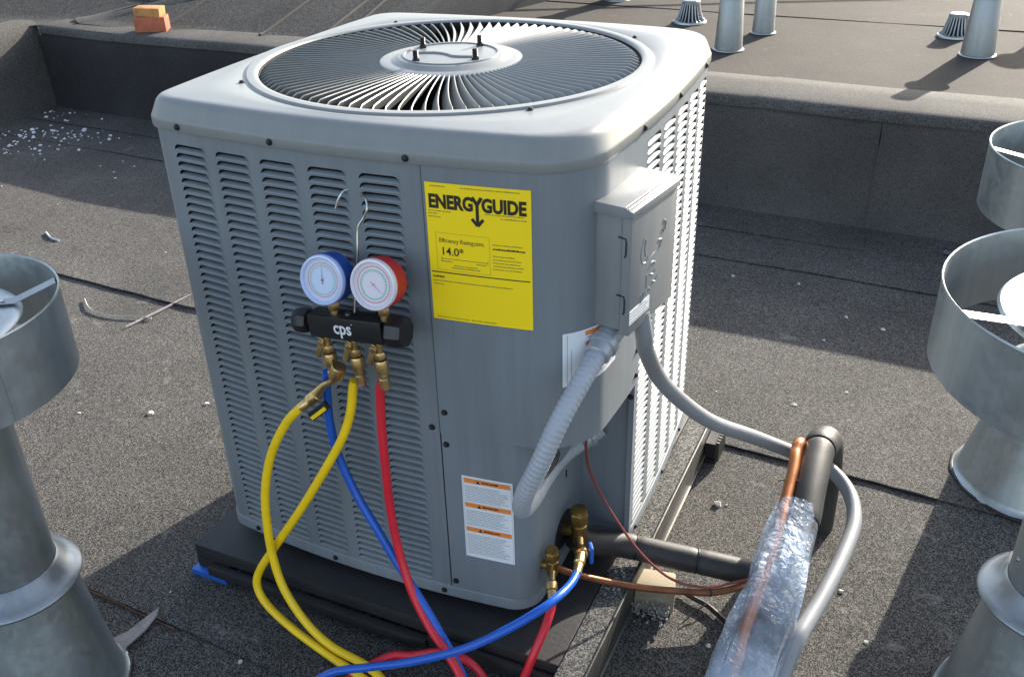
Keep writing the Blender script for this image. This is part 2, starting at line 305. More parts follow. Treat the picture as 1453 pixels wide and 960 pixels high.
def panelled_wall(root, secs, z0, z1, b, m, flare=0.02, t=0.02, seed=0):
    """sections of membrane dressed up an upstand facing the camera, each lapped over the next"""
    for k, (a0, a1) in enumerate(secs):
        mb = MB(); v = []; f = []; na, nz = max(6, int((a1-a0)*9)), 8
        off = 0.005*(k % 2)
        for j in range(nz+1):
            for i in range(na+1):
                a = a0+(a1-a0)*i/na; h = j/nz; z = z0+(z1-z0)*h
                skew = 0.0 if i not in (0, na) else 0.012*noise.noise((k, h*3, seed))
                bb = b-off-flare*(1-h)**6*2-0.006*noise.noise((a*2, z*3, seed))
                if j == nz: bb += 0.02; z -= 0.006
                v.append(rp(a+skew, bb, z))
        for j in range(nz):
            for i in range(na): p = j*(na+1)+i; f.append((p, p+1, p+na+2, p+na+1))
        o = len(v); v += [rp(a1, b+t, z0+(z1-z0)*j/nz) for j in range(nz+1)]
        for j in range(nz): p = j*(na+1)+na; f.append((p, o+j, o+j+1, p+na+1))
        o = len(v); v += [rp(a0, b+t, z0+(z1-z0)*j/nz) for j in range(nz+1)]
        for j in range(nz): p = j*(na+1); f.append((o+j, p, p+na+1, o+j+1))
        mb.add(v, f).build('membrane_panel', m if k > 1 else 'roof_wall_shaded', root, angle=60)
step = empty('step_wall', rp(4, 0, ZG)); step_inv = Matrix.Translation(-Vector(rp(4, 0, ZG)))
tag(step, 'long low dark roof step wall in shade behind the condenser', 'wall')
root0 = None
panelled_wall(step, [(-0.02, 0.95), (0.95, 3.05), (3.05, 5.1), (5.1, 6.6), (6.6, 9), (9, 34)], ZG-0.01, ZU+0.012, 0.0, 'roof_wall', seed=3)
MB().box(-0.02, 34, 0.03, 0.4, 0, ZU-ZG-0.02, Matrix.Translation((W0.x, W0.y, ZG)) @ Matrix.Rotation(WA, 4, 'Z')).build('core', 'bitumen', step)
# rounded lip strips on top of the step
for k, (a0, a1) in enumerate([(-0.02, 0.62), (0.62, 2.3), (2.3, 4.55), (4.55, 6.05), (6.05, 8.2), (8.2, 34)]):
    v = []; f = []; na = max(6, int((a1-a0)*8)); prof = [(-0.008, -0.03), (-0.006, -0.008), (0.012, 0.008), (0.05, 0.014), (0.14, 0.016), (0.27, 0.013), (0.43, 0.003), (0.44, -0.006)]
    for i in range(na+1):
        a = a0+(a1-a0)*i/na
        for bb, zz in prof: v.append(rp(a, bb+0.012*noise.noise((a*1.7, 3, k)), ZU+zz+0.003*(k % 2)+0.01*noise.noise((a*0.8, bb*2, 9))*(1 if bb < 0.4 else 0)))
    n = len(prof)
    for i in range(na):
        for j in range(n-1): f.append((i*n+j, (i+1)*n+j, (i+1)*n+j+1, i*n+j+1))
    MB().add(v, f).build('lip_strip', 'roof_grey', step, angle=60)
for o in list(step.children): o.matrix_local = step_inv

# left upstand that runs towards the camera, with a taller wall behind it
def left_wall(name, x, ya, yb, z0, z1, m, seams, lean=0.05, seed=0, cap=0.0, label='', cat='wall'):
    r = empty(name, (x, ya, z0)); tag(r, label, cat)
    ys = [ya]+seams+[yb]
    for k in range(len(ys)-1):
        y0, y1 = ys[k], ys[k+1]; v = []; f = []; ny, nz = max(8, int((y1-y0)*7)), 8
        for j in range(nz+1):
            for i in range(ny+1):
                y = y0+(y1-y0)*i/ny; h = j/nz
                xx = -lean*h+0.03*(1-h)**5+0.006*noise.noise((y*2, h*2, seed))+0.004*(k % 2)
                v.append((xx, y-ya, (z1-z0)*h+0.01*noise.noise((y*1.3, seed, 2))*(h > 0.9)))
        if cap:
            for dx, dz in ((-0.03, 0.018), (-cap*0.6, 0.02), (-cap, 0.012)):
                for i in range(ny+1):
                    y = y0+(y1-y0)*i/ny; v.append((-lean+dx, y-ya, z1-z0+dz+0.012*noise.noise((y*1.3, seed, 5))))
            nz += 3
        for j in range(nz):
            for i in range(ny): p = j*(ny+1)+i; f.append((p+1, p, p+ny+1, p+ny+2))
        MB().add([(a, b, c) for a, b, c in v], f).build('membrane_panel', m, r, angle=60)
    return r
left_wall('side_upstand', -4.33, -12, 2.72, ZG-0.01, ZU+0.02, 'roof_grey', [-6, -2, 0.4, 1.9], 0.05, 5, 0.2, 'low sunlit grey upstand on the left meeting the step wall in a corner')
# tapered roof behind the ledge: one plane rising to the back, one to the left, meeting in a flashed line
TB = math.tan(R(13))
def zB(x, y): return ZU+0.008+TB*max(0, y-2.88+0.07*(x+3.2))
def zA(x, y): return ZU+0.012+max(0, -0.03*(x+4.11)+0.252*(y-2.93))
def hipx(y): return -4.11+1.06*(y-2.93)
slope = MB().add([(-12, 2.9, ZU-0.05), (-2.0, 2.9, ZU-0.05), (-0.4, 14, ZU-0.05), (-12, 14, ZU-0.05)], [(0, 1, 2, 3)]).build('sloped_roof', 'bitumen'); tag(slope, kind='structure')
def slope_sheet(fx0, fx1, y0, y1, fz, seed, edge, m='roof_slope', nx=10, ny=40):
    v = []; f = []
    for j in range(ny+1):
        y = y0+(y1-y0)*(j/ny)**1.6
        for i in range(nx+1):
            a, b = fx0(y), fx1(y); b = max(a, b); x = a+(b-a)*i/nx
            if i == 0: x += 0.008*noise.noise((y*2.2, seed*3.1, 0))
            v.append((x, y, fz(x, y)+0.009*noise.noise((x*2.5, y*2.5, seed))+0.014*(1-i/nx)**3*edge))
    for j in range(ny):
        for i in range(nx): p = j*(nx+1)+i; f.append((p, p+1, p+nx+2, p+nx+1))
    o = len(v); v += [(x, y, z-0.02) for x, y, z in [v[j*(nx+1)] for j in range(ny+1)]]
    for j in range(ny): f.append((j*(nx+1), (j+1)*(nx+1), o+j+1, o+j))
    MB().add(v, f).build('membrane_sheet', m, slope, angle=50)
    MB().tube([(v[j*(nx+1)][0]-0.004, v[j*(nx+1)][1], v[j*(nx+1)][2]+0.001) for j in range(ny+1)], 0.011, 6).build('lap_bead', 'bitumen', slope)
sx = [-5.5, -4.11, -3.47, -2.70, -2.30, -2.17]
rx_ = lambda y: -1.99+0.27*(y-2.88)
for k in range(1, len(sx)):
    e1 = (lambda y, k=k: sx[k+1]+0.02*(y-2.9)) if k < len(sx)-1 else rx_
    slope_sheet(lambda y, k=k: max(sx[k]+0.02*(y-2.9), hipx(y)-0.02), lambda y, e1=e1: max(e1(y), hipx(y)-0.02), 2.80, 12, zB, k, 1)
v = []; f = []
for j in range(31):
    y = 2.80+9.2*(j/30)**1.6; x = rx_(y); v += [(x, y, zB(x, y)), (x+0.015, y, zB(x, y)-0.015), (x+0.03, y, ZU-0.02)]
for j in range(30): f += [(j*3, j*3+1, j*3+4, j*3+3), (j*3+1, j*3+2, j*3+5, j*3+4)]
MB().add(v, f).build('edge_upstand', 'roof_wall', slope, angle=60)
ya = [-8, -3, 0.2, 2.1, 2.62, 3.25, 4.2]
for k in range(len(ya)-1):
    v = []; f = []; nx, ny = 24, 10
    for j in range(ny+1):
        y = ya[k]+(ya[k+1]-ya[k])*j/ny
        for i in range(nx+1):
            x1 = min(-4.50, -4.5) if y < 2.72 else hipx(y)+0.02; x1 = -4.50 if y < 2.55 else -4.5+min(1, (y-2.55)/0.38)*(max(hipx(y), -4.11)+0.02+4.5); x = -9+(x1+9)*i/nx
            v.append((x, y, zA(x, y)+0.010*noise.noise((x*2.5, y*2.5, k))+0.006*(k % 2)))
    for j in range(ny):
        for i in range(nx): p = j*(nx+1)+i; f.append((p, p+1, p+nx+2, p+nx+1))
    o = len(v); v += [(x, y, z-0.02) for x, y, z in v[:nx+1]]
    for i in range(nx): f.append((o+i, o+i+1, i+1, i))
    MB().add(v, f).build('membrane_sheet', 'roof_slope', slope, angle=50)
v = []; f = []
for j in range(41):
    y = 2.86+2.2*j/40; c = hipx(y)
    for d, dz in ((-0.085, 0.004), (-0.05, 0.016), (0.0, 0.024), (0.05, 0.016), (0.085, 0.004)):
        x, yy = c+d*0.7, y-d*0.7; v.append((x+0.01*noise.noise((y*4, d*9, 3)), yy, max(zA(x, yy) if d < 0 else zB(x, yy), ZU+0.01)+dz))
for j in range(40):
    for i in range(4): p = j*5+i; f.append((p, p+1, p+6, p+5))
MB().add(v, f).build('flashing_strip', 'roof_grey', slope, angle=60)

# ---------------------------------------------------------------- condenser
H = 0.452; RC = 0.10
def warp(x, y):
    fx = 1-min(1, (y/H)**2); fy = 1-min(1, (x/H)**2); return (x*(1+0.047*fx), y*(1+0.08*fy))
OUT = []                                       # outline, starting at the middle of the left side, going over the front, right, back
def arc(sx, sy, r, a0, n=20): cx, cy = sx*(H-r), sy*(H-r); return [(cx+r*math.cos(R(a0+90*i/n)), cy+r*math.sin(R(a0+90*i/n))) for i in range(n+1)]
lin = lambda p, q, n: [(p[0]+(q[0]-p[0])*i/n, p[1]+(q[1]-p[1])*i/n) for i in range(1, n)]
aFL, aFR, aBR, aBL = arc(-1, -1, 0.040, 180), arc(1, -1, RC, 270), arc(1, 1, 0.085, 0), arc(-1, 1, 0.050, 90)
base = aFL+lin(aFL[-1], aFR[0], 60)+aFR+lin(aFR[-1], aBR[0], 60)+aBR+lin(aBR[-1], aBL[0], 60)+aBL+lin(aBL[-1], aFL[0], 60)
OUT = [warp(*p) for p in base]; NO = len(OUT)
SL = [0.0]
for i in range(NO): SL.append(SL[-1]+math.dist(OUT[i], OUT[(i+1) % NO]))
def at(s, off=0.0):
    s %= SL[-1]; lo, hi = 0, NO
    while hi-lo > 1:
        md = (lo+hi)//2
        if SL[md] <= s: lo = md
        else: hi = md
    a, b = OUT[lo], OUT[(lo+1) % NO]; t = (s-SL[lo])/(SL[lo+1]-SL[lo])
    p0, p3 = OUT[lo-1], OUT[(lo+2) % NO]
    d0 = Vector((b[0]-p0[0], b[1]-p0[1])).normalized(); d1 = Vector((p3[0]-a[0], p3[1]-a[1])).normalized(); d = d0.lerp(d1, t).normalized()
    n = Vector((d.y, -d.x))
    return Vector((a[0]+(b[0]-a[0])*t+n.x*off, a[1]+(b[1]-a[1])*t+n.y*off)), d, n
def s_front(x):
    i = min(range(20, 82), key=lambda k: abs(OUT[k][0]-x)); 
    i = i if OUT[i][0] <= x else i-1
    return SL[i]+(x-OUT[i][0])/(OUT[i+1][0]-OUT[i][0])*(SL[i+1]-SL[i])
def s_right(y):
    i = min(range(95, 165), key=lambda k: abs(OUT[k][1]-y)); i = i if OUT[i][1] <= y else i-1
    return SL[i]+(y-OUT[i][1])/(OUT[i+1][1]-OUT[i][1])*(SL[i+1]-SL[i])
def surf(s, z, off=0.0): p, d, n = at(s, off); return (p.x, p.y, z)
ZT = 0.988
unit = empty('condenser', (0, 0, 0)); tag(unit, 'large square grey condenser with louvered sides and a round fan grille on top', 'condenser')
def skin(mb, s0, s1, z0, z1, off=0.0, n=None, nz=1):
    n = n or max(1, int(abs(s1-s0)/0.012)); v = []; f = []
    for j in range(nz+1):
        for i in range(n+1): v.append(surf(s0+(s1-s0)*i/n, z0+(z1-z0)*j/nz, off))
    for j in range(nz):
        for i in range(n): p = j*(n+1)+i; f.append((p, p+1, p+n+2, p+n+1))
    mb.add(v, f)

# louvre: a pocket pressed inwards, slat leaning in at its top, rounded ends
LW, LP, NR, Z0L = 0.082, 0.01711, 54, 0.0360
def louver_geo(w):
    xs = [0, 0.0022, 0.005, 0.008, 0.012, 0.02, w/2, w-0.02, w-0.012, w-0.008, w-0.005, w-0.0022, w]; v = []; f = []; n = len(xs)
    for x in xs:
        e = min(x, w-x)/0.012; e = 1 if e >= 1 else math.sqrt(max(0, 1-(1-e)**2))
        zt = 0.0042+(0.0153-0.0042)*e; zs_ = 0.0042+(0.0086-0.0042)*e; d = 0.0090*e; lip = -0.0016*e
        v += [(x, 0, 0), (x, lip, 0.0022), (x, lip*0.7, 0.0042), (x, d*0.38, 0.0042+(zs_-0.0042)*0.55), (x, d, zs_), (x, 0.0012*e, zt+0.0001), (x, 0, zt+0.0006), (x, 0, LP)]
    for i in range(n-1):
        for k in (0, 1, 2, 3, 5, 6): f.append((i*8+k, (i+1)*8+k, (i+1)*8+k+1, i*8+k+1))
    return v, f
lv, lf = louver_geo(LW)
lme = bpy.data.meshes.new('louver'); lme.from_pydata(lv, [], lf); lme.materials.append(MATS['paint']); lme.shade_smooth()
try: lme.set_sharp_from_angle(angle=R(55))
except Exception: pass
def louver_mat(s, z):
    p, d, n = at(s+LW/2); return Matrix(((d.x, -n.x, 0, p.x-d.x*LW/2), (d.y, -n.y, 0, p.y-d.y*LW/2), (0, 0, 1, z), (0, 0, 0, 1)))
def louver_panel(name, s0, s1, starts, indiv, rest):
    mb = MB(); cur = s0; zt = Z0L+NR*LP
    for st in starts:
        skin(mb, cur, st, 0.028, 0.992); skin(mb, st, st+LW, 0.028, Z0L, n=6); skin(mb, st, st+LW, zt, 0.992, n=6); cur = st+LW
    skin(mb, cur, s1, 0.028, 0.992); o = mb.build(name, 'paint', unit)
    for c, st in enumerate(starts):
        for r in range(NR):
            M = louver_mat(st, Z0L+r*LP)
            if indiv(c, r): inst('louver', lme, unit, M)
            else: rest.add([tuple(M @ Vector(p)) for p in lv], lf)
    return o
rest = MB(); sfx = s_front(-0.389); SEAM = s_front(0.1674)
front_starts = [s_front(-0.389+0.108*k) for k in range(5)]
louver_panel('front_panel', SL[8], SEAM-0.0015, front_starts, lambda c, r: True, rest)
RS0 = s_right(-0.165); right_starts = [s_right(-0.1475+0.108*k) for k in range(5)]
SB = SL[165]; louver_panel('right_panel', RS0, SL[176], right_starts, lambda c, r: c == 0 and r >= NR-30, rest)
bs = SL[165+20]; louver_panel('back_panel', SL[176]+0.001, SL[176+81], [SL[185]+0.03+0.108*k for k in range(6)], lambda c, r: False, rest)
louver_panel('left_panel', SL[257]+0.001, SL[-1]+SL[8]-0.001, [SL[257]+0.13+0.108*k for k in range(6)], lambda c, r: False, rest)
tag(rest.build('louver_rows', 'paint', unit, angle=55), kind='stuff')

# control cover round the front right corner, lower access panel, recess for the valves
mb = MB(); skin(mb, SEAM+0.0015, RS0+0.004, 0.436, 0.992, 0.004, n=70); skin(mb, SEAM+0.0015, SEAM+0.0016, 0.436, 0.992, 0.004, n=1)
n = 70; v = []; f = []
for i in range(n+1):
    s = SEAM+0.0015+(RS0+0.004-SEAM-0.0015)*i/n; v += [surf(s, 0.436, 0.004), surf(s, 0.4335, 0.0), surf(s, 0.4335, -0.03)]
for i in range(n): f += [(i*3+1, i*3+4, i*3+3, i*3), (i*3+2, i*3+5, i*3+4, i*3+1)]
mb.add(v, f)
for s in (SEAM+0.0015, RS0+0.004): mb.add([surf(s, 0.436, 0.004), surf(s, 0.436, -0.012), surf(s, 0.992, -0.012), surf(s, 0.992, 0.004)], [(0, 1, 2, 3)])
mb.build('control_cover', 'paint', unit)
NX = 0.353; ny = -0.165
path = [tuple(at(SEAM+0.0015+(s_front(0.30)-SEAM)*i/10, 0.001)[0]) for i in range(11)]
yc = path[-1][1]; rr_ = NX-path[-1][0]
path += [(path[10][0]+rr_*math.sin(R(90*i/10)), yc+rr_*(1-math.cos(R(90*i/10)))) for i in range(1, 11)]
path += [(NX, yc+rr_+(ny-yc-rr_)*i/6) for i in range(1, 7)]
mb = MB(); mb.add([(x, y, z) for z in (0.030, 0.434) for x, y in path], [(i, i+1, len(path)+i+1, len(path)+i) for i in range(len(path)-1)])
mb.build('access_panel', 'paint', unit)
MB().add([(NX, ny, 0.03), (0.47, ny, 0.03), (0.47, ny, 0.434), (NX, ny, 0.434), (0.474, ny, 0.03), (0.474, ny-0.014, 0.03), (0.474, ny-0.014, 0.434), (0.474, ny, 0.434), (0.462, ny-0.014, 0.03), (0.462, ny-0.014, 0.434), (0.462, ny, 0.03), (0.462, ny, 0.434)],
         [(0, 1, 2, 3), (5, 4, 7, 6), (8, 5, 6, 9), (10, 8, 9, 11)]).build('recess_panel', 'paint', unit)
MB().add([(0.1, ny, 0.4325), (0.1, -0.48, 0.4325), (0.40, -0.44, 0.4325), (0.455, -0.36, 0.4325), (0.468, ny, 0.4325)], [(0, 1, 2, 3, 4)]).build('recess_ceiling', 'paint', unit)

# base pan with a rolled lip, notched at the valve corner
po = []
i0 = next(i for i in range(NO) if OUT[i][0] > 0.30); i1 = next(i for i in range(95, NO) if OUT[i][1] > ny)
po = [tuple(at(SL[i], 0.003)[0]) for i in range(i0)]
px, py = po[-1]; r3 = NX+0.003-px
po += [(px+r3*math.sin(R(9*i)), py+r3*(1-math.cos(R(9*i)))) for i in range(1, 11)]+[(NX+0.003, ny-0.03), (NX+0.012, ny-0.008), (0.40, ny-0.004), (0.47, ny-0.004)]
po += [tuple(at(SL[i], 0.003)[0]) for i in range(i1, NO)]
k = len(po); prof = [(0.0, 0.97), (0.002, 1.0), (0.027, 1.0), (0.031, 0.995), (0.031, 0.95)]
mb = MB(); v = []
for z, sc in prof: v += [(x*sc, y*sc, z) for x, y in po]
f = [(j*k+i, j*k+(i+1) % k, (j+1)*k+(i+1) % k, (j+1)*k+i) for j in range(len(prof)-1) for i in range(k)]
f.append(tuple(range(k))[::-1]); f.append(tuple(4*k+i for i in range(k))); mb.add(v, f).build('base_pan', 'paint', unit, angle=60)
for x in (-0.36, 0.30):
    for y in (-0.36, 0.36): MB().lathe([(0.0, -0.03), (0.03, -0.03), (0.026, 0.002), (0, 0.002)], 16, Matrix.Translation((x, y, 0))).build('riser_foot', 'black_rubber', unit)
# insides
mb = MB(); mb.add([(x*0.925, y*0.925, z) for z in (0.033, 0.975) for x, y in OUT[::4]], [(i, (i+1) % (NO//4), NO//4+(i+1) % (NO//4), NO//4+i) for i in range(NO//4)]) if NO % 4 == 0 else None
ok = list(range(0, NO, 4)); q = len(ok)
def inside(p):                    # keep the coil behind the valve recess
    x, y = p
    if x > 0.30 and y < -0.12: return (0.30, min(y, -0.12)) if y < -0.3 and x < 0.36 else (min(x, 0.30), max(y, -0.44))
    return (x, y)
ip = [inside((OUT[i][0]*0.925, OUT[i][1]*0.925)) for i in ok]
MB().add([(x, y, z) for z in (0.033, 0.95) for x, y in ip], [(i, (i+1) % q, q+(i+1) % q, q+i) for i in range(q)]).build('coil', 'coil', unit)

# top cap: outline loops that blend into the round fan opening
NA = 200; FC = (-0.0097, -0.0051); OZ = 1.045
def out_r(a):
    """outline point in direction a from the fan centre"""
    ca, sa = math.cos(a), math.sin(a); best = None
    for i in range(NO):
        p, q2 = OUT[i], OUT[(i+1) % NO]; ax, ay = p[0]-FC[0], p[1]-FC[1]; bx, by = q2[0]-FC[0], q2[1]-FC[1]
        d1, d2 = ca*ay-sa*ax, ca*by-sa*bx
        if d1 <= 0 < d2 or d2 < 0 <= d1:
            t = d1/(d1-d2); x, y = ax+(bx-ax)*t, ay+(by-ay)*t
            if x*ca+y*sa > 0: return math.hypot(x, y)
    return 0.48
loops = [('o', -0.010, 0.987), ('o', 0.0065, 0.9865), ('o', 0.0075, 0.9885), ('o', 0.0075, 1.0035)]
loops += [('o', 0.0068, 1.0065), ('o', 0.0045, 1.0100), ('o', -0.0045, 1.0290), ('o', -0.0075, 1.0345), ('o', -0.0115, 1.0390), ('o', -0.0170, 1.0422), ('o', -0.0240, 1.0440), ('o', -0.0330, 1.0447), ('m', 0.5, 1.0455), ('c', 0.4375, 1.0465), ('c', 0.4335, 1.0445), ('c', 0.4295, 1.0450), ('c', 0.4265, 1.0495), ('c', 0.4150, 1.0500), ('c', 0.4075, 1.0492), ('c', 0.4040, 1.0465), ('c', 0.4025, 1.0400), ('c', 0.4020, 1.0150)]
v = []; ang = [2*math.pi*i/NA for i in range(NA)]; orr = [out_r(a) for a in ang]
for kind, val, z in loops:
    for a, ro in zip(ang, orr):
        r = ro+val if kind == 'o' else val if kind == 'c' else max(0.4378, ((ro-0.036)+0.4375)/2)
        if kind == 'o': r = max(r, 0.4385)
        v.append((FC[0]+r*math.cos(a), FC[1]+r*math.sin(a), z))
f = [(j*NA+i, j*NA+(i+1) % NA, (j+1)*NA+(i+1) % NA, (j+1)*NA+i) for j in range(len(loops)-1) for i in range(NA)]
cap = MB().add(v, f).build('top_cap', 'paint_top_lit', unit, angle=45)
gr = empty('fan_grille', (FC[0], FC[1], OZ), unit)
NS = 100
def slat_geo():
    v = []; f = []; n = 12; th = 0.0013; path = []
    for i in range(n+1):
        t = i/n; r = 0.150+(0.4035-0.150)*t; a = 0.055*t*t-0.02*t
        drop = 0.0 if t < 0.9 else -0.010*((t-0.9)/0.1)**2
        h = 0.024*(0.55+0.45*min(1, t*3)); tilt = -0.52
        ca, sa = math.cos(a), math.sin(a); top = Vector((r*ca, r*sa, 0.003+drop)); tang = Vector((-sa, ca, 0))
        bot = top+tang*(h*math.sin(tilt))-Vector((0, 0, h*math.cos(tilt)))
        nn = tang*math.cos(tilt)+Vector((0, 0, math.sin(tilt)))
        v += [top+nn*th, top+Vector((0, 0, 0.0009)), top-nn*th, bot-nn*th*0.7, bot+nn*th*0.7]
    for i in range(n):
        for k in range(5): f.append((i*5+k, (i+1)*5+k, (i+1)*5+(k+1) % 5, i*5+(k+1) % 5))
    f += [(0, 1, 2, 3, 4), tuple(n*5+k for k in (4, 3, 2, 1, 0))]
    return v, f
sv_, sf_ = slat_geo(); sme = bpy.data.meshes.new('grille_slat'); sme.from_pydata([tuple(p) for p in sv_], [], sf_); sme.materials.append(MATS['paint_top_lit']); sme.shade_smooth()
try: sme.set_sharp_from_angle(angle=R(40))
except Exception: pass
for i in range(NS): inst('grille_slat', sme, gr, Matrix.Rotation(2*math.pi*i/NS, 4, 'Z'))
MB().lathe([(0.0, 0.0135), (0.108, 0.0125), (0.116, 0.0115), (0.124, 0.0055), (0.134, 0.0045), (0.150, 0.004), (0.156, 0.0015), (0.156, -0.006), (0.145, -0.012)], 72).build('hub_plate', 'paint_top_lit', gr)
MB().lathe([(0.098, 0.0127), (0.099, 0.0150), (0.1035, 0.0150), (0.1045, 0.0127)], 64).build('hub_bead', 'paint_top_lit', gr)
bpts = spline([(-0.066, -0.022, 0.0137), (-0.03, -0.012, 0.0140), (0.0, -0.018, 0.0140), (0.022, -0.030, 0.0140), (0.062, -0.022, 0.0137)], 6); MB().tube(bpts, 0.003, 8).build('pressed_rib', 'paint_top_lit', gr)
for x, y in ((-0.084, 0.031), (-0.037, -0.088), (0.028, 0.085), (0.075, -0.037)):
    st = MB().lathe([(0, 0.012), (0.0085, 0.012), (0.0085, 0.018), (0.0055, 0.0185), (0.0052, 0.034), (0.004, 0.0355), (0, 0.0355)], 6, Matrix.Translation((x, y, 0)))
    for q2 in range(5): st.lathe([(0.0052, 0.0195+q2*0.003), (0.0064, 0.021+q2*0.003), (0.0052, 0.0225+q2*0.003)], 8, Matrix.Translation((x, y, 0)))
    st.build('mounting_stud', 'screw', gr)
MB().lathe([(0, -0.03), (0.085, -0.03), (0.09, -0.05), (0.09, -0.2), (0, -0.2)], 28).build('motor', 'black_plastic', gr)
for k in range(3):
    v = []; f = []
    for i in range(9):
        for j in range(7):
            r = 0.07+0.31*i/8; a = R(120*k)+(j/6-0.5)*(1.25-0.3*i/8); v.append((r*math.cos(a), r*math.sin(a), -0.20+0.07*(j/6-0.5)))
    for i in range(8):
        for j in range(6): p = i*7+j; f.append((p, p+1, p+8, p+7))
    MB().add(v, f).build('fan_blade', 'coil', gr)
MB().lathe([(0, -0.30), (0.40, -0.30), (0.402, -0.0)], 60).build('shroud', 'dark_inside', gr)

# screws
sg = MB().lathe([(0, 0.0052), (0.0028, 0.0052), (0.0042, 0.0046), (0.0044, 0.0018), (0.0066, 0.0014), (0.0068, 0), (0, 0)], 10)
sc0 = sg.build('screw', 'screw'); sc_me = sc0.data; bpy.data.objects.remove(sc0)
def screw(s, z, off): p, d, n = at(s, off); inst('screw', sc_me, unit, frame_to((p.x, p.y, z), (n.x, n.y, 0)))
for x in (-0.362, -0.135, 0.143): screw(s_front(x), 0.9965, 0.0075)
for y in (-0.196, 0.04, 0.30): screw(s_right(y), 0.9965, 0.0075)
for x, z, o in ((0.181, 0.487, 0.004), (0.150, 0.444, 0.0005), (0.179, 0.409, 0.0015), (0.179, 0.049, 0.0015)): screw(s_front(x), z, o)
for x in (-0.36, -0.13, 0.15): screw(s_front(x), 0.015, 0.003)
for y in (-0.13, 0.1, 0.3): screw(s_right(y), 0.015, 0.003)
for s, z in ((RS0-0.012, 0.52), (RS0-0.012, 0.46)): screw(s, z, 0.004)
for a in (45, 135, 225, 315): inst('screw', sc_me, unit, Matrix.Translation((FC[0]+0.440*math.cos(R(a)), FC[1]+0.440*math.sin(R(a)), 1.0462)))
for x, z in ((0.466, 0.405),): inst('screw', sc_me, unit, frame_to((x, ny-0.014, z), (0, -1, 0)))

# stickers on the curved skin: everything is laid out in (s, z) on the surface
def patch(name, m, parent, s0, s1, z0, z1, off, nx=14, skew=0.0, rnd=0.0):
    mb = MB(); v = []; f = []
    for j in (0, 1):
        for i in range(nx+1): v.append(surf(s0+(s1-s0)*i/nx, (z0, z1)[j]+skew*i/nx, off))
    for i in range(nx): f.append((i, i+1, nx+2+i, nx+1+i))
    o = len(v); v += [surf(s0+(s1-s0)*i/nx, z0+skew*i/nx, off-0.0006) for i in range(nx+1)]
    for i in range(nx): f.append((o+i, o+i+1, i+1, i))
    return mb.add(v, f).build(name, m, parent)
def write(name, m, parent, items, off):
    for s, z, txt, size, bold, sx in items:
        tv, tf = text_mesh(txt, size, bold, max(sx, 0) or 1.0)
        if sx < 0: k_ = -sx/(max(p[0] for p in tv)-min(p[0] for p in tv)); o_ = min(p[0] for p in tv); tv = [((x-o_)*k_, y) for x, y in tv]
        MB().add([surf(s+x, z+y, off) for x, y in tv], tf).build(name, m, parent)
def bars(name, m, parent, items, off):
    if name == 'orange_band' and len(items) > 1:
        for it in items: bars(name, m, parent, [it], off)
        return
    mb = MB()
    for s0, s1, z0, z1 in items:
        k = max(1, int((s1-s0)/0.02)); v = [surf(s0+(s1-s0)*i/k, z, off) for z in (z0, z1) for i in range(k+1)]; mb.add(v, [(i, i+1, k+2+i, k+1+i) for i in range(k)])
    return tag(mb.build(name, m, parent), kind='stuff' if len(items) > 1 else None)
def greek(s0, s1, z, h, rnd):
    out = []; s = s0
    while s < s1-0.002:
        w = rnd.uniform(0.002, 0.006); e = min(s+w, s1); out.append((s, e, z, z+h*rnd.uniform(0.7, 1.0))); s = e+rnd.uniform(0.0006, 0.0013)
    return out
rn = random.Random(3)
KX = 0.94; DZ = 0.006; S1 = s_front(0.1745); LWD = 0.2020*KX; ZL0, ZL1 = 0.695, 0.958; OF = 0.0055
el = patch('energy_label', 'label_yellow', unit, S1, S1+LWD, ZL0, ZL1, OF); el['label'] = 'bright yellow energy rating sticker'
o2 = OF+0.0006
write('lettering', 'ink_black', el, [(S1+KX*0.0065, 0.9070+DZ, 'ENERG', 0.0340, 0.046, -0.0813), (S1+KX*0.1095, 0.9070+DZ, 'GUIDE', 0.0340, 0.046, -0.0794), (S1+KX*0.024, 0.8190+DZ, '14.0*', 0.0215, 0.008, 0.95),
                                      (S1+KX*0.022, 0.8430+DZ, 'Efficiency Rating', 0.0115, 0.0, 0.86), (S1+KX*0.091, 0.8430+DZ, '(SEER)', 0.008, 0, 0.9)], o2)
mb = MB()                           # the Y whose stem is an arrow
def stroke(x0, z0, x1, z1, w):
    d = Vector((x1-x0, z1-z0)).normalized(); nn = Vector((-d.y, d.x))*w/2; mb.add([surf(x0+nn.x, z0+nn.y, o2), surf(x0-nn.x, z0-nn.y, o2), surf(x1-nn.x, z1-nn.y, o2), surf(x1+nn.x, z1+nn.y, o2)], [(0, 1, 2, 3)])
yx = S1+KX*0.1010
stroke(yx-0.0085, 0.9320+DZ, yx, 0.9185+DZ, 0.0062); stroke(yx+0.0085, 0.9320+DZ, yx, 0.9185+DZ, 0.0062); stroke(yx, 0.9195+DZ, yx, 0.8830+DZ, 0.0058); stroke(yx-0.0105, 0.8925+DZ, yx, 0.8800+DZ, 0.0058); stroke(yx+0.0105, 0.8925+DZ, yx, 0.8800+DZ, 0.0058)
mb.build('arrow', 'ink_black', el)
b = [(S1+KX*0.003, S1+LWD-0.004, 0.7835+DZ, 0.7855+DZ), (S1+KX*0.025, S1+KX*0.118, 0.8115+DZ, 0.8123+DZ), (S1+KX*0.025, S1+KX*0.0256, 0.8085+DZ, 0.816+DZ), (S1+KX*0.1174, S1+KX*0.118, 0.8085+DZ, 0.816+DZ)]
bars('rule_lines', 'ink_black', el, b, o2)
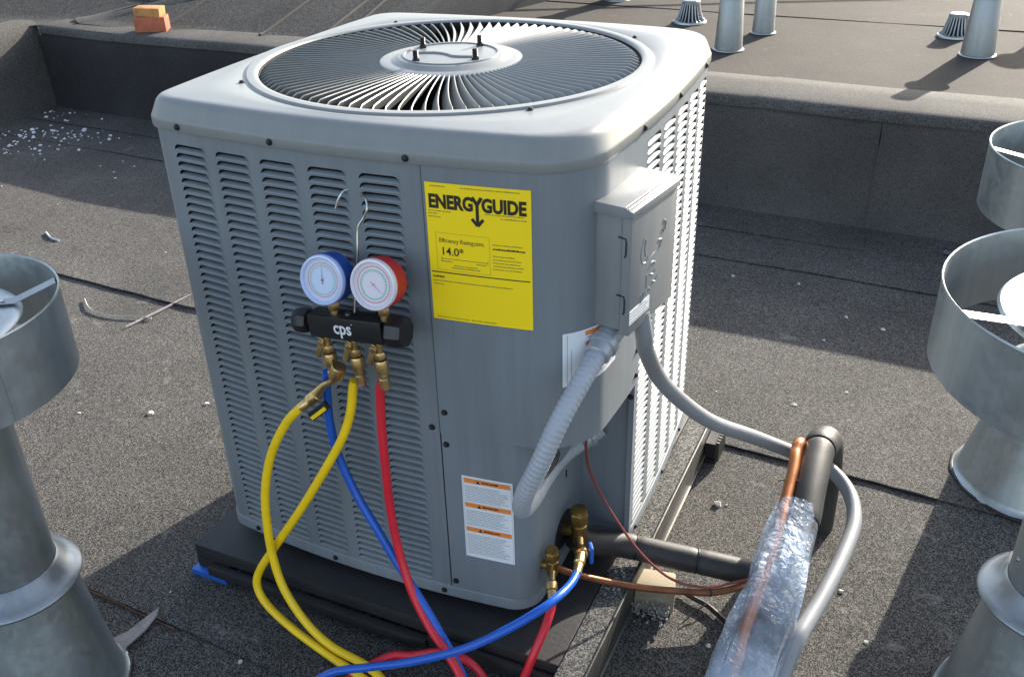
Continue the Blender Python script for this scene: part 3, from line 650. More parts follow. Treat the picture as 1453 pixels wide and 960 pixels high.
fine = [(S1+KX*0.016, S1+KX*0.122, 0.8605+DZ, 0.8610+DZ), (S1+KX*0.016, S1+KX*0.122, 0.7895+DZ, 0.7900+DZ), (S1+KX*0.016, S1+KX*0.0165, 0.7895+DZ, 0.8605+DZ), (S1+KX*0.1215, S1+KX*0.122, 0.7895+DZ, 0.8605+DZ)]
for s0, s1, z in ((0.01, 0.04, 0.945+DZ), (0.07, 0.185, 0.945+DZ), (0.004, 0.05, 0.900+DZ), (0.004, 0.022, 0.895+DZ), (0.004, 0.028, 0.889+DZ), (0.115, 0.19, 0.902+DZ), (0.145, 0.195, 0.896+DZ),
                  (0.024, 0.048, 0.806+DZ), (0.095, 0.116, 0.806+DZ), (0.05, 0.098, 0.799+DZ), (0.045, 0.105, 0.7945+DZ), (0.128, 0.185, 0.847+DZ), (0.128, 0.17, 0.8255+DZ), (0.128, 0.182, 0.819+DZ), (0.128, 0.182, 0.813+DZ), (0.128, 0.186, 0.807+DZ), (0.128, 0.186, 0.801+DZ),
                  (0.005, 0.165, 0.7665+DZ), (0.005, 0.026, 0.7600+DZ), (0.008, 0.075, 0.6995), (0.080, 0.13, 0.6995)): fine += greek(S1+KX*s0, S1+KX*s1, z, 0.0021, rn)
bars('fine_print', 'ink_olive', el, fine, o2)
bars('bold_print', 'ink_black', el, greek(S1+KX*0.005, S1+KX*0.028, 0.7740+DZ, 0.0035, rn)+greek(S1+KX*0.128, S1+KX*0.190, 0.8385+DZ, 0.0035, rn), o2)
# warning label low on the access panel
S2 = s_front(0.2075); OF2 = 0.0022
wl = patch('warning_label', 'label_white', unit, S2, S2+0.1085, 0.130, 0.341, OF2); wl['label'] = 'white sticker with three orange warning bands'
ob = []; fp = []; tri = []
for z in (0.3245, 0.2625, 0.1990):
    ob.append((S2+0.005, S2+0.1035, z, z+0.0115))
bars('orange_band', 'ink_orange', wl, ob, OF2+0.0006)
for z0, z1 in ((0.2780, 0.3190), (0.2150, 0.2570), (0.1380, 0.1930)):
    z = z1-0.003
    while z > z0: fp += greek(S2+0.006, S2+rn.uniform(0.08, 0.102), z, 0.0017, rn); z -= 0.0041
bars('fine_print', 'ink_grey', wl, fp, OF2+0.0006)
bars('band_print', 'ink_black', wl, [q2 for z in (0.3285, 0.2665, 0.2030) for q2 in greek(S2+0.043, S2+0.078, z, 0.0042, rn)], OF2+0.0010)
mb = MB()
for z in (0.3262, 0.2642, 0.2007): mb.add([surf(S2+0.031, z, OF2+0.001), surf(S2+0.040, z, OF2+0.001), surf(S2+0.0355, z+0.0078, OF2+0.001)], [(0, 1, 2)])
tag(mb.build('warning_triangle', 'ink_black', wl), kind='stuff')
bars('border', 'ink_grey', wl, [(S2+0.0025, S2+0.003, 0.134, 0.338), (S2+0.1055, S2+0.106, 0.134, 0.338)], OF2+0.0006)
# white and orange rating sticker under the box, round the corner
S3 = s_front(0.35)+0.064
rl = patch('rating_label', 'label_white', unit, S3, S3+0.15, 0.572, 0.684, OF, nx=20); rl['label'] = 'white rating sticker partly hidden by the conduit'
bars('orange_band', 'ink_orange', rl, [(S3+0.044, S3+0.13, 0.671, 0.680), (S3+0.044, S3+0.13, 0.652, 0.658), (S3+0.044, S3+0.12, 0.622, 0.629)], o2)
fp = []
for i in range(11): fp += greek(S3+0.047, S3+0.145, 0.666-0.0085*i, 0.002, rn)
fp += [(S3+0.008, S3+0.009, 0.577, 0.68), (S3+0.016, S3+0.017, 0.577, 0.65), (S3+0.022, S3+0.034, 0.595, 0.598)]
bars('fine_print', 'ink_grey', rl, fp, o2)
# data plate in the recess
mb = MB(); mb.box(NX, NX+0.0012, -0.405, -0.300, 0.30, 0.415); dp = mb.build('data_plate', 'galv', unit)
mb = MB()
for i in range(13): mb.box(NX+0.0012, NX+0.0018, -0.400, -0.305-0.02*rn.random(), 0.305+i*0.0083, 0.3085+i*0.0083)
tag(mb.build('fine_print', 'ink_black', dp), kind='stuff')

# service valves
def hexa(mb, p, d, r, h, seg=6): return mb.lathe([(0, 0), (r*0.92, 0), (r, h*0.12), (r, h*0.88), (r*0.9, h), (0, h)], seg, frame_to(p, d))
def valve(c, sc, blue):
    x, y, z = c; r = empty('service_valve', c, unit)
    T = Matrix.Translation((0, 0, 0)); b = MB()
    b.lathe([(0, -0.030*sc), (0.016*sc, -0.030*sc), (0.018*sc, -0.018*sc), (0.018*sc, 0.016*sc), (0.0135*sc, 0.020*sc), (0.0135*sc, 0.028*sc)], 20)
    b.tube([(-0.06*sc, 0.004, -0.012*sc), (-0.03*sc, 0.002, -0.008*sc), (0, 0, 0)], 0.0145*sc, 14)
    b.build('body', 'brass_old', r)
    cp = MB(); hexa(cp, (0, 0, 0.022*sc), (0, 0, 1), 0.0215*sc, 0.030*sc); cp.lathe([(0.0185*sc, 0.052*sc), (0.0175*sc, 0.060*sc), (0.0, 0.0615*sc)], 20); cp.build('cap', 'brass_old', r)
    pt = MB(); pt.tube([(0, 0, -0.008*sc), (0.010*sc, -0.022*sc, -0.014*sc), (0.016*sc, -0.040*sc, -0.020*sc)], 0.0095*sc, 12); pt.build('port', 'brass', r)
    return r
valve((0.392, -0.293, 0.106), 1.0, True); valve((0.377, -0.418, 0.104), 0.74, False)
MB().lathe([(0, 0), (0.040, 0), (0.043, 0.0015), (0.043, 0.0)], 30, frame_to((NX+0.0006, -0.287, 0.092), (1, 0, 0)) @ Matrix.Scale(1.25, 4, (1, 0, 0))).build('pipe_hole', 'dark_inside', unit)
MB().lathe([(0.0, 0), (0.011, 0), (0.011, 0.0015), (0, 0.0015)], 16, frame_to((NX, -0.27, 0.235), (1, 0, 0)) @ Matrix.Scale(0.35, 4, (1, 0, 0))).build('slot', 'dark_inside', unit)

# ---------------------------------------------------------------- stand under the condenser
stand = empty('equipment_stand', (0, 0, ZG)); tag(stand, 'black platform with steel edge rail under the condenser', 'platform')
SM = Matrix.Translation((0, 0, -ZG)) @ Matrix.Rotation(R(-1.2), 4, 'Z')
MB().box(-0.500, 0.455, -0.545, 0.50, -0.066, -0.030, SM).build('platform', 'pad', stand, bevel=0.004)
MB().box(-0.45, 0.15, -0.568, -0.548, -0.094, -0.068, SM).build('front_rail', 'pad', stand, bevel=0.003)
MB().box(0.152, 0.50, -0.560, -0.548, -0.092, -0.056, SM).build('front_rail', 'pad', stand, bevel=0.003)
MB().box(0.4565, 0.514, -0.62, 0.455, -0.060, -0.0295, SM).build('grit_strip', 'rail_grit', stand, bevel=0.003)
MB().box(0.5155, 0.5205, -0.62, 0.46, -0.108, -0.0215, SM).build('edge_rail', 'rail_steel', stand, bevel=0.0015)
MB().box(0.455, 0.5245, -0.62, 0.46, -0.1125, -0.1085, SM).build('rail_flange', 'rail_steel', stand, bevel=0.001)
mb = MB()
for x0, y0 in ((0.47, 0.375), (0.40, -0.02), (-0.44, 0.36)): 
    mb = MB(); mb.box(x0, x0+0.085, y0, y0+0.085, -0.118, -0.067 if x0 < 0.45 else -0.1095, SM); fo = mb.build('rubber_foot', 'black_rubber', stand, bevel=0.003)
    if x0 > 0.45:
        for i in range(6): MB().box(x0+0.083, x0+0.0925, y0+0.003+i*0.0145, y0+0.010+i*0.0145, -0.114, -0.050, SM).build('rib', 'rail_steel', fo)
        MB().box(x0+0.054, x0+0.083, y0+0.0, y0+0.085, -0.103, -0.055, SM).build('cheek', 'black_rubber', fo)
MB().box(-0.50, -0.40, -0.545, -0.46, -0.1, -0.0675, SM).build('rubber_foot', 'black_rubber', stand, bevel=0.003)
MB().box(-0.512, -0.408, -0.560, -0.45, -0.1175, -0.101, SM).build('foot_pad', 'blue_plastic', stand, bevel=0.002)

# ---------------------------------------------------------------- electrical box
bx = empty('disconnect_box', (0.5215, -0.406, 0.686), rz=R(-9)); tag(bx, 'grey metal electrical disconnect box hung on the corner of the condenser', 'electrical box')
# local: +Y along the door, +X outwards, +Z up
MB().box(-0.085, -0.020, 0.004, 0.183, 0.0, 0.228).build('box_body', 'box_paint', bx, bevel=0.0015)
MB().box(-0.0185, 0.0, 0.0, 0.187, -0.006, 0.217).build('door', 'box_paint', bx, bevel=0.002)
lid = MB(); pr = [(-0.088, 0.240), (-0.016, 0.238), (0.003, 0.231), (0.0035, 0.2185), (-0.0205, 0.2185), (-0.088, 0.2185)]
lid.add([(x, y, z) for y in (-0.004, 0.191) for x, z in pr], [(0, 1, 2, 3, 4, 5), (11, 10, 9, 8, 7, 6)]+[(i, 6+i, 6+(i+1) % 6, (i+1) % 6) for i in range(6)]); lid.build('rain_lid', 'box_paint', bx, bevel=0.0012)
for x in (-0.012, -0.006): MB().tube([(x, -0.003, 0.2375 if x < -0.01 else 0.2352), (x, 0.190, 0.2375 if x < -0.01 else 0.2352)], 0.0014, 6).build('lid_rib', 'box_paint', bx)
for z in (0.165, 0.055):
    hg = MB(); hg.tube([(-0.026, 0.001, z+0.016), (-0.011, -0.001, z+0.016), (-0.0095, -0.0015, z+0.010), (-0.0095, -0.0015, z-0.014), (-0.012, -0.001, z-0.0185)], 0.0013, 6); hg.build('hinge_pin', 'screw', bx)
em = MB()
for p in ([(0.003, 0.050, 0.165), (0.003, 0.040, 0.145), (0.003, 0.044, 0.122), (0.003, 0.060, 0.116), (0.003, 0.068, 0.125)], [(0.003, 0.058, 0.160), (0.003, 0.054, 0.142), (0.003, 0.060, 0.128)],
          [(0.003, 0.062, 0.110), (0.003, 0.082, 0.118), (0.003, 0.098, 0.122)], [(0.003, 0.070, 0.098), (0.003, 0.088, 0.106), (0.003, 0.102, 0.100)], [(0.003, 0.130, 0.172), (0.003, 0.140, 0.165), (0.003, 0.136, 0.150), (0.003, 0.126, 0.156)],
          [(0.003, 0.112, 0.140), (0.003, 0.124, 0.136), (0.003, 0.120, 0.124)], [(0.003, 0.066, 0.090), (0.003, 0.066, 0.062)], [(0.003, 0.045, 0.058), (0.003, 0.045, 0.042), (0.003, 0.054, 0.046), (0.003, 0.054, 0.060)], [(0.003, 0.062, 0.056), (0.003, 0.070, 0.050), (0.003, 0.078, 0.058), (0.003, 0.084, 0.050)],
          [(0.003, 0.082, 0.084), (0.003, 0.094, 0.080), (0.003, 0.102, 0.086)], [(0.003, 0.092, 0.066), (0.003, 0.104, 0.062), (0.003, 0.112, 0.070)]):
    em.tube([(x-0.0030, y, z) for x, y, z in spline(p, 5)], 0.0016, 6)
em.build('embossed_emblem', 'box_paint', bx)
st = MB().box(0.0002, 0.0009, 0.001, 0.082, 0.016, 0.043).build('sticker', 'label_white', bx)
sp = MB()
for i in range(4): sp.box(0.0009, 0.0012, 0.004, 0.078-0.01*(i % 2), 0.019+i*0.006, 0.0215+i*0.006)
tag(sp.build('fine_print', 'ink_grey', st), kind='stuff')

# ---------------------------------------------------------------- pipes and conduits
PATHS = {
    'flex': [(0.398,-0.168,0.300),(0.364,-0.200,0.276),(0.341,-0.260,0.271),(0.342,-0.360,0.288),(0.352,-0.460,0.304),(0.361,-0.530,0.336),(0.385,-0.570,0.409),(0.414,-0.570,0.481),(0.438,-0.545,0.554),(0.457,-0.490,0.607),(0.472,-0.420,0.645),(0.483,-0.380,0.660),(0.487,-0.345,0.672)],
    'grey': [(0.520,-0.325,0.690),(0.529,-0.325,0.640),(0.529,-0.306,0.600),(0.538,-0.232,0.500),(0.572,-0.176,0.420),(0.628,-0.100,0.330),(0.707,0.008,0.240),(0.796,0.086,0.165),(0.870,0.110,0.128),(0.927,0.060,0.108),(0.950,-0.034,0.100),(0.939,-0.162,0.100),(0.915,-0.305,0.100),(0.887,-0.437,0.100),(0.873,-0.534,0.080),(0.862,-0.629,0.050),(0.86,-0.9,-0.06),(0.87,-1.3,-0.10)],
    'insul': [(0.378,-0.288,0.080),(0.405,-0.265,0.052),(0.464,-0.210,0.020),(0.559,-0.186,0.004),(0.668,-0.159,-0.014),(0.783,-0.140,-0.024),(0.846,-0.169,0.030)],
    'elbow': [(0.866,0.205,-0.13),(0.866,0.196,-0.03),(0.864,0.180,0.09),(0.858,0.140,0.176),(0.850,0.070,0.212),(0.848,-0.005,0.208),(0.849,-0.086,0.192),(0.851,-0.163,0.170),(0.849,-0.268,0.140),(0.842,-0.378,0.120),(0.829,-0.480,0.100),(0.822,-0.572,0.080),(0.812,-0.666,0.050),(0.80,-0.95,-0.03),(0.79,-1.3,-0.07)],
    'copper': [(0.825,0.22,-0.02),(0.818,0.120,0.14),(0.806,0.045,0.226),(0.803,0.000,0.228),(0.807,-0.046,0.218),(0.808,-0.119,0.200),(0.808,-0.218,0.180),(0.805,-0.310,0.160),(0.798,-0.397,0.140),(0.793,-0.477,0.120),(0.796,-0.566,0.100),(0.795,-0.649,0.060),(0.78,-0.95,-0.04),(0.77,-1.3,-0.1)],
    'liquid': [(0.370,-0.385,0.070),(0.395,-0.365,0.045),(0.436,-0.325,0.006),(0.523,-0.288,-0.020),(0.612,-0.256,-0.030),(0.686,-0.231,-0.030),(0.741,-0.201,-0.020),(0.795,-0.192,0.020)],
    'twire': [(0.436,-0.300,0.450),(0.430,-0.325,0.420),(0.411,-0.306,0.360),(0.404,-0.270,0.270),(0.425,-0.257,0.200),(0.477,-0.260,0.120),(0.537,-0.263,0.050),(0.600,-0.245,-0.010),(0.669,-0.232,-0.020),(0.733,-0.199,-0.010),(0.79,-0.19,0.02)],
    'wrap': [(0.834,-0.140,0.178),(0.828,-0.274,0.150),(0.823,-0.383,0.128),(0.814,-0.485,0.107),(0.804,-0.579,0.080),(0.795,-0.673,0.050),(0.785,-0.85,0.0),(0.78,-1.1,-0.04)],
    'hook': [(0.048,-0.555,0.715),(0.051,-0.545,0.772),(0.058,-0.540,0.827),(0.058,-0.530,0.870),(0.069,-0.525,0.890),(0.077,-0.522,0.909),(0.068,-0.510,0.921),(0.045,-0.490,0.921),(0.030,-0.478,0.920),(0.014,-0.490,0.923),(0.007,-0.500,0.913),(-0.001,-0.505,0.891)],
    'cable': [(0.60,-0.165,-0.11),(0.638,-0.181,-0.110),(0.674,-0.192,-0.111),(0.722,-0.225,-0.111),(0.778,-0.267,-0.108),(0.83,-0.30,-0.10)],
}
fx = empty('flexible_conduit', PATHS['flex'][0]); tag(fx, 'thick ribbed grey conduit looping down below the electrical box', 'conduit')
def world_child(o, root): o.matrix_local = root.matrix_basis.inverted(); return o
fp_ = even(spline(PATHS['flex'], 14), 0.0026); rads = [0.0178+0.0011*math.sin(i*2*math.pi/3.0) for i in range(len(fp_))]
world_child(MB().tube(fp_, [0.0184+(0.0006 if i % 4 < 2 else -0.0005) for i in range(len(fp_))], 18).build('tube', 'pvc_grey', fx, angle=70), fx)
def fitting(root, p, d, r, h, m='fitting_grey'):
    mb = MB(); mb.lathe([(0, 0), (r*0.95, 0), (r*1.12, 0.003), (r*1.12, h*0.35), (r*1.3, h*0.38), (r*1.3, h*0.6), (r*1.1, h*0.65), (r*1.12, h*0.97), (r*1.0, h), (0, h)], 28, frame_to(p, d)); return world_child(mb.build('fitting', m, root), root)
fitting(fx, (0.362, -0.208, 0.278), (0.45, 0.85, 0.28), 0.0205, 0.052); fitting(fx, (0.470, -0.428, 0.641), (0.14, 0.88, 0.38), 0.0215, 0.062)
gc = empty('smooth_conduit', PATHS['grey'][0]); tag(gc, 'smooth pale grey conduit curving from the electrical box to the wrapped bundle', 'conduit')
world_child(MB().tube(spline(PATHS['grey'], 9), 0.0165, 18).build('tube', 'pvc_smooth', gc), gc)
il = empty('insulated_line', PATHS['insul'][0]); tag(il, 'black foam insulated pipe running from the service valve to the bundle', 'pipe')
ip_ = spline(PATHS['insul'], 10); cuts = [0, 24, 37, 47, len(ip_)-1]
for a, b_ in zip(cuts[:-1], cuts[1:]):
    seg = ip_[a:b_+1]; rad = [0.0295]*len(seg); rad[0] = 0.0272; rad[-1] = 0.0272
    world_child(MB().tube(seg, rad, 20).build('insulation', 'foam', il), il)
for i in (24, 37): 
    t = (ip_[i+1]-ip_[i-1]).normalized(); world_child(MB().lathe([(0.0285, -0.002), (0.0302, -0.002), (0.0302, 0.002), (0.0285, 0.002)], 24, frame_to(ip_[i], t)).build('cable_tie', 'black_plastic', il), il)
eb = empty('insulated_elbow_pipe', PATHS['elbow'][0]); tag(eb, 'grey-black insulated pipe rising from the roof and bending over into the wrap', 'pipe')
ep = spline(PATHS['elbow'], 10); cuts = [0, 42, 70, 82, len(ep)-1]; rr0 = [0.0375, 0.0345, 0.0315, 0.030]
for (a, b_), r_ in zip(zip(cuts[:-1], cuts[1:]), rr0):
    seg = ep[a:b_+1]; rad = [r_]*len(seg); rad[0] = r_*0.93; rad[-1] = r_*0.95
    world_child(MB().tube(seg, rad, 24).build('insulation', 'foam', eb), eb)
lt = (ep[71]-ep[69]).normalized()
cu = tag(MB().tube(spline(PATHS['copper'], 9), 0.0132, 14).build('copper_riser', 'copper'), 'bright copper pipe strapped along the left of the insulated elbow', 'pipe')
ti = MB(); cpt = Vector((0.807, -0.085, 0.206)); ti.lathe([(0.0118, -0.0015), (0.0136, -0.0015), (0.0136, 0.0015), (0.0118, 0.0015)], 16, frame_to(cpt, (0, -0.96, -0.22))); ti.tube([cpt+Vector((-0.012, 0, 0.003)), cpt+Vector((-0.022, -0.002, 0.002)), cpt+Vector((-0.026, -0.006, -0.004))], 0.0012, 6); ti.tube([cpt+Vector((0.008, 0, 0.010)), cpt+Vector((0.028, -0.006, 0.012)), cpt+Vector((0.05, -0.012, 0.002))], 0.0013, 6)
ti.build('cable_tie', 'wire_red', cu)
lq = tag(MB().tube(spline(PATHS['liquid'], 9), 0.0078, 12).build('liquid_line', 'copper_old'), 'thin brown copper line running from the lower valve along the insulated pipe', 'pipe')
MB().lathe([(0.0078, -0.002), (0.0092, -0.002), (0.0092, 0.002), (0.0078, 0.002)], 14, frame_to((0.683, -0.232, -0.030), (1, 0.4, 0))).build('cable_tie', 'black_plastic', lq)
tw = tag(MB().tube(spline(PATHS['twire'], 9), 0.0031, 8).build('control_wire', 'wire_red'), 'thin dark red control wire hanging from under the condenser cover', 'wire')
cb = tag(MB().tube(spline(PATHS['cable'], 8), 0.0062, 10).build('ground_cable', 'black_plastic'), 'short black cable lying on the roof beside the plastic wrap', 'cable')
MB().tube(spline([(0.672, -0.180, -0.104), (0.668, -0.2, -0.103), (0.650, -0.225, -0.108), (0.632, -0.262, -0.115)], 5), 0.0016, 6).build('cable_tie', 'black_plastic', cb)
# clear plastic wrap round the bundle
wp = spline(PATHS['wrap'], 18); v = []; f = []; seg = 40
for i, p in enumerate(wp):
    t = (wp[min(i+1, len(wp)-1)]-wp[max(i-1, 0)]).normalized(); sd_ = t.cross(Vector((0, 0, 1))).normalized(); u_ = sd_.cross(t); k = i/len(wp)
    w = 0.046+0.014*min(1, i/40); hgt = 0.042+0.008*min(1, i/30)
    for q in range(seg):
        a = 2*math.pi*q/seg; c, s = math.cos(a), math.sin(a)
        cr = 1+0.10*noise.noise((c*2.2, s*2.2, k*5))+0.10*noise.noise((c*4.5+3+k*2, s*4.5, k*7))+0.055*noise.noise((c*12+k*5, s*12, k*11))
        v.append(p+sd_*(c*w*cr)+u_*(s*hgt*cr)+Vector((0, 0, 0.004*noise.noise((i*0.45, q*0.8, 2)))))
for i in range(len(wp)-1):
    for q in range(seg): q2 = (q+1) % seg; f.append((i*seg+q, i*seg+q2, (i+1)*seg+q2, (i+1)*seg+q))
pw = tag(MB().add(v, f).build('plastic_wrap', 'film', angle=28), 'crumpled clear plastic film wrapped round the pipe bundle at lower right', 'plastic wrap')
v = []; f = []
for i in range(15):
    for j in range(13):
        a, b_ = i/14, j/12; x = 0.755-0.085*a-0.012*b_; y = -0.50-0.30*b_+0.03*a; v.append((x, y, 0.015-0.09*a+0.018*noise.noise((a*4, b_*5, 1))+0.008*noise.noise((a*11, b_*11, 5))-0.05*b_))
for i in range(14):
    for j in range(12): p = i*13+j; f.append((p, p+1, p+14, p+13))
MB().add(v, f).build('loose_flap', 'film', pw)

# ---------------------------------------------------------------- gauge manifold and hoses
gm = empty('gauge_manifold', (0.034, -0.555, 0.686)); tag(gm, 'black two-gauge refrigerant manifold hooked onto the front louvers', 'gauge set')
GM = Matrix.Translation((0.034, -0.555, 0.686)) @ Matrix.Rotation(R(-4.0), 4, 'Y')
gm.matrix_basis = GM
blk_ = MB().box(-0.079, 0.079, -0.020, 0.018, -0.023, 0.023).build('manifold_block', 'black_plastic', gm, bevel=0.003)
tv, tf = text_mesh('cps', 0.036, 0.022, 0.82); w_ = max(p[0] for p in tv)
MB().add([(x-w_/2-0.004, -0.0206, y-0.009) for x, y in tv], tf).build('lettering', 'letter_white', blk_)
MB().lathe([(0.0007, 0), (0.0014, 0.0001)], 10, frame_to((w_/2-0.001, -0.0206, 0.013), (0, -1, 0))).build('lettering', 'letter_white', blk_)
for sgn, h, r in ((-1, 0.036, 0.0235), (1, 0.042, 0.0285)):
    pr = [(0, 0.0), (0.012, 0), (0.012, 0.006), (r*0.88, 0.008), (r, 0.012), (r, h*0.8), (r*0.92, h), (r*0.5, h+0.001), (0, h+0.001)]; mb = MB(); n = 24; pv = []; pf = []
    mb.lathe(pr, n); mb.v = [(x*(1+0.05*math.cos(8*math.atan2(y, x))), y*(1+0.05*math.cos(8*math.atan2(y, x))), z) for x, y, z in mb.v]
    M = frame_to((sgn*0.079, -0.002, 0), (sgn, 0, 0)); mb.v = [tuple(M @ Vector(p)) for p in mb.v]; mb.build('hand_wheel', 'black_plastic', gm)
def gauge(x, z, boot, bezel, needle_a, bands, dial='dial_white'):
    g = empty('pressure_gauge', (0, 0, 0), gm); g.matrix_local = Matrix.Translation((x, -0.010, z)) @ Matrix.Rotation(R(-13), 4, 'X') @ frame_to((0, 0, 0), (0, -1, 0))
    # local +Z faces out
    MB().lathe([(0, -0.032), (0.040, -0.032), (0.0455, -0.028), (0.0465, -0.010), (0.0475, 0.004), (0.046, 0.006)], 48).build('boot', boot, g)
    MB().lathe([(0.0465, 0.005), (0.0468, 0.010), (0.0452, 0.0135), (0.0415, 0.0138), (0.0395, 0.0115), (0.0392, 0.006)], 48).build('bezel', bezel, g)
    di = MB().lathe([(0, 0.0085), (0.0395, 0.0085)], 48).build('dial', dial, g)
    for r0, r1, m_ in bands: MB().lathe([(r1, 0.0088), (r0, 0.0088)], 48).build('scale_ring', m_, di)
    tk = MB()
    for k in range(55):
        a = R(225-270*k/54); r0 = 0.0355 if k % 5 else 0.0335; c, s = math.cos(a), math.sin(a); nx, ny_ = -s*0.00028, c*0.00028
        tk.add([(r0*c+nx, r0*s+ny_, 0.0091), (r0*c-nx, r0*s-ny_, 0.0091), (0.0378*c-nx, 0.0378*s-ny_, 0.0091), (0.0378*c+nx, 0.0378*s+ny_, 0.0091)], [(0, 1, 2, 3)])
    for k in range(20):
        a = R(215-250*k/19); c, s = math.cos(a)*0.0235, math.sin(a)*0.0235; tk.add([(c-0.0009, s-0.0008, 0.0091), (c+0.0009, s-0.0008, 0.0091), (c+0.0009, s+0.0008, 0.0091), (c-0.0009, s+0.0008, 0.0091)], [(0, 1, 2, 3)])
    tk.build('scale_marks', 'ink_grey', di)
    nd = MB(); a = R(needle_a); c, s = math.cos(a), math.sin(a); nd.add([(-s*0.0011-c*0.008, c*0.0011-s*0.008, 0.0102), (s*0.0011-c*0.008, -c*0.0011-s*0.008, 0.0102), (c*0.030, s*0.030, 0.0102)], [(0, 1, 2)]); nd.lathe([(0, 0.0118), (0.0022, 0.0112), (0.0026, 0.0095)], 14); nd.build('needle', 'ink_black' if needle_a > 90 else 'ink_red', g)
    MB().lathe([(0, 0.0128), (0.02, 0.0126), (0.0405, 0.0118)], 40).build('lens', 'lens', g)
    nk = MB(); hexa(nk, (x, -0.001, z-0.064), (0, 0, 1), 0.0115, 0.017); nk.lathe([(0.0085, 0), (0.0085, 0.02)], 14, Matrix.Translation((x, -0.001, z-0.076))); nk.build('gauge_neck', 'brass', gm)
gauge(-0.027, 0.095, 'blue_boot', 'bezel_clear', 92, ((0.0300, 0.0325, 'ink_red'), (0.0255, 0.0280, 'ink_green')), 'dial_blue')
gauge(0.080, 0.096, 'red_boot', 'bezel_pink', -42, ((0.0310, 0.0340, 'ink_red'), (0.0245, 0.0280, 'ink_green')), 'dial_pink')
hk = MB().tube(spline(PATHS['hook'], 8), 0.0022, 8).build('hook', 'steel_bright', gm); hk.matrix_local = GM.inverted()
MB().lathe([(0, 0), (0.006, 0), (0.006, 0.003), (0, 0.003)], 14, Matrix.Translation((0.0, 0.0, 0.0225))).build('hook_washer', 'steel_bright', gm)
for k, x in enumerate((-0.058, 0.003, 0.056)):        # shut-off valves under the block
    vb = MB(); vb.lathe([(0.0075, -0.022), (0.0095, -0.026), (0.0095, -0.034), (0.0075, -0.038), (0.0075, -0.052)], 16, Matrix.Translation((x, -0.002, 0)))
    hexa(vb, (x, -0.002, -0.062), (0, 0, 1), 0.0105, 0.014); vb.build('valve_stem', 'brass', gm)
    lv_ = MB(); M = Matrix.Translation((x-0.004, -0.013, -0.036)) @ Matrix.Rotation(R(24), 4, 'Y'); lv_.box(-0.0055, 0.0055, -0.003, 0.003, -0.036, 0.010, M); lv_.lathe([(0, 0.006), (0.0065, 0.006), (0.0075, 0.003), (0.0075, -0.004)], 14, frame_to((x-0.004, -0.013, -0.036), (0, -1, 0))); lv_.build('valve_lever', 'brass', gm, bevel=0.0015)
    if k != 9:
        nu = MB(); hexa(nu, (x, -0.002, -0.090), (0, 0, 1), 0.0135, 0.026, 12); nu.lathe([(0.009, 0), (0.0095, -0.006), (0.0085, -0.012), (0.0105, -0.014), (0.0105, -0.034)], 16, Matrix.Translation((x, -0.002, -0.090))); nu.build('hose_nut', 'brass', gm)
def hose(name, m, pts, r, label, ends=()):
    pts = [(x, y, max(z, ZG+r+0.001)) for x, y, z in pts]
    root = empty(name, pts[0]); tag(root, label, 'hose'); world_child(MB().tube(spline(pts, 9), r, 16).build('tube', m, root), root)
    for p, d, h in ends:
        mb = MB(); mb.lathe([(0, -0.002), (r*1.12, 0), (r*1.16, h*0.45), (r*0.95, h*0.5), (r*1.4, h*0.54), (r*1.4, h*0.97), (r*1.2, h), (0, h)], 12, frame_to(p, d)); world_child(mb.build('end_fitting', 'brass', root), root)
    return root
yl = [(0.030,-0.557,0.566),(0.024,-0.557,0.545),(0.014,-0.560,0.492),(-0.007,-0.570,0.431),(-0.059,-0.580,0.338),(-0.126,-0.590,0.228),(-0.201,-0.600,0.115),(-0.247,-0.610,0.041),(-0.255,-0.620,0.001),(-0.229,-0.630,-0.036),(-0.158,-0.645,-0.066),(-0.053,-0.662,-0.092),(0.035,-0.68,-0.1),(0.112,-0.70,-0.108),(0.25,-0.76,-0.11),(0.40,-0.86,-0.11),(0.42,-1.0,-0.11),(0.30,-1.06,-0.11),(0.20,-0.96,-0.11),(0.15,-0.80,-0.105),(0.115,-0.70,-0.088),(0.051,-0.665,-0.084),(-0.042,-0.655,-0.072),(-0.107,-0.648,-0.035),(-0.161,-0.638,0.033),(-0.189,-0.625,0.106),(-0.197,-0.615,0.194),(-0.192,-0.605,0.282),(-0.167,-0.595,0.372),(-0.122,-0.588,0.453),(-0.084,-0.580,0.496)]
yh = hose('yellow_hose', 'yellow_hose', yl, 0.0092, 'yellow charging hose looping from the manifold down to the roof and back', [((-0.086, -0.5805, 0.493), (0.72, 0.20, 0.66), 0.05)])
mb = MB(); mb.tube([(-0.050, -0.571, 0.528), (-0.030, -0.571, 0.552), (-0.008, -0.572, 0.566), (0.006, -0.574, 0.592)], [0.011, 0.0065, 0.0065, 0.0075], 12); hexa(mb, (0.000, -0.573, 0.577), (0.42, -0.04, 0.9), 0.015, 0.030, 10); world_child(mb.build('parking_elbow', 'brass', yh), yh)
mb = MB(); M = Matrix.Translation((-0.036, -0.588, 0.503)) @ Matrix.Rotation(R(-42), 4, 'Y'); mb.box(-0.030, 0.026, -0.006, 0.004, -0.009, 0.009, M); lvr = world_child(mb.build('ball_valve_lever', 'black_plastic', yh, bevel=0.002), yh)
mb = MB(); mb.box(-0.026, 0.022, -0.0085, -0.0062, -0.0065, 0.001, M); mb.build('lever_stripe', 'yellow_hose', lvr)
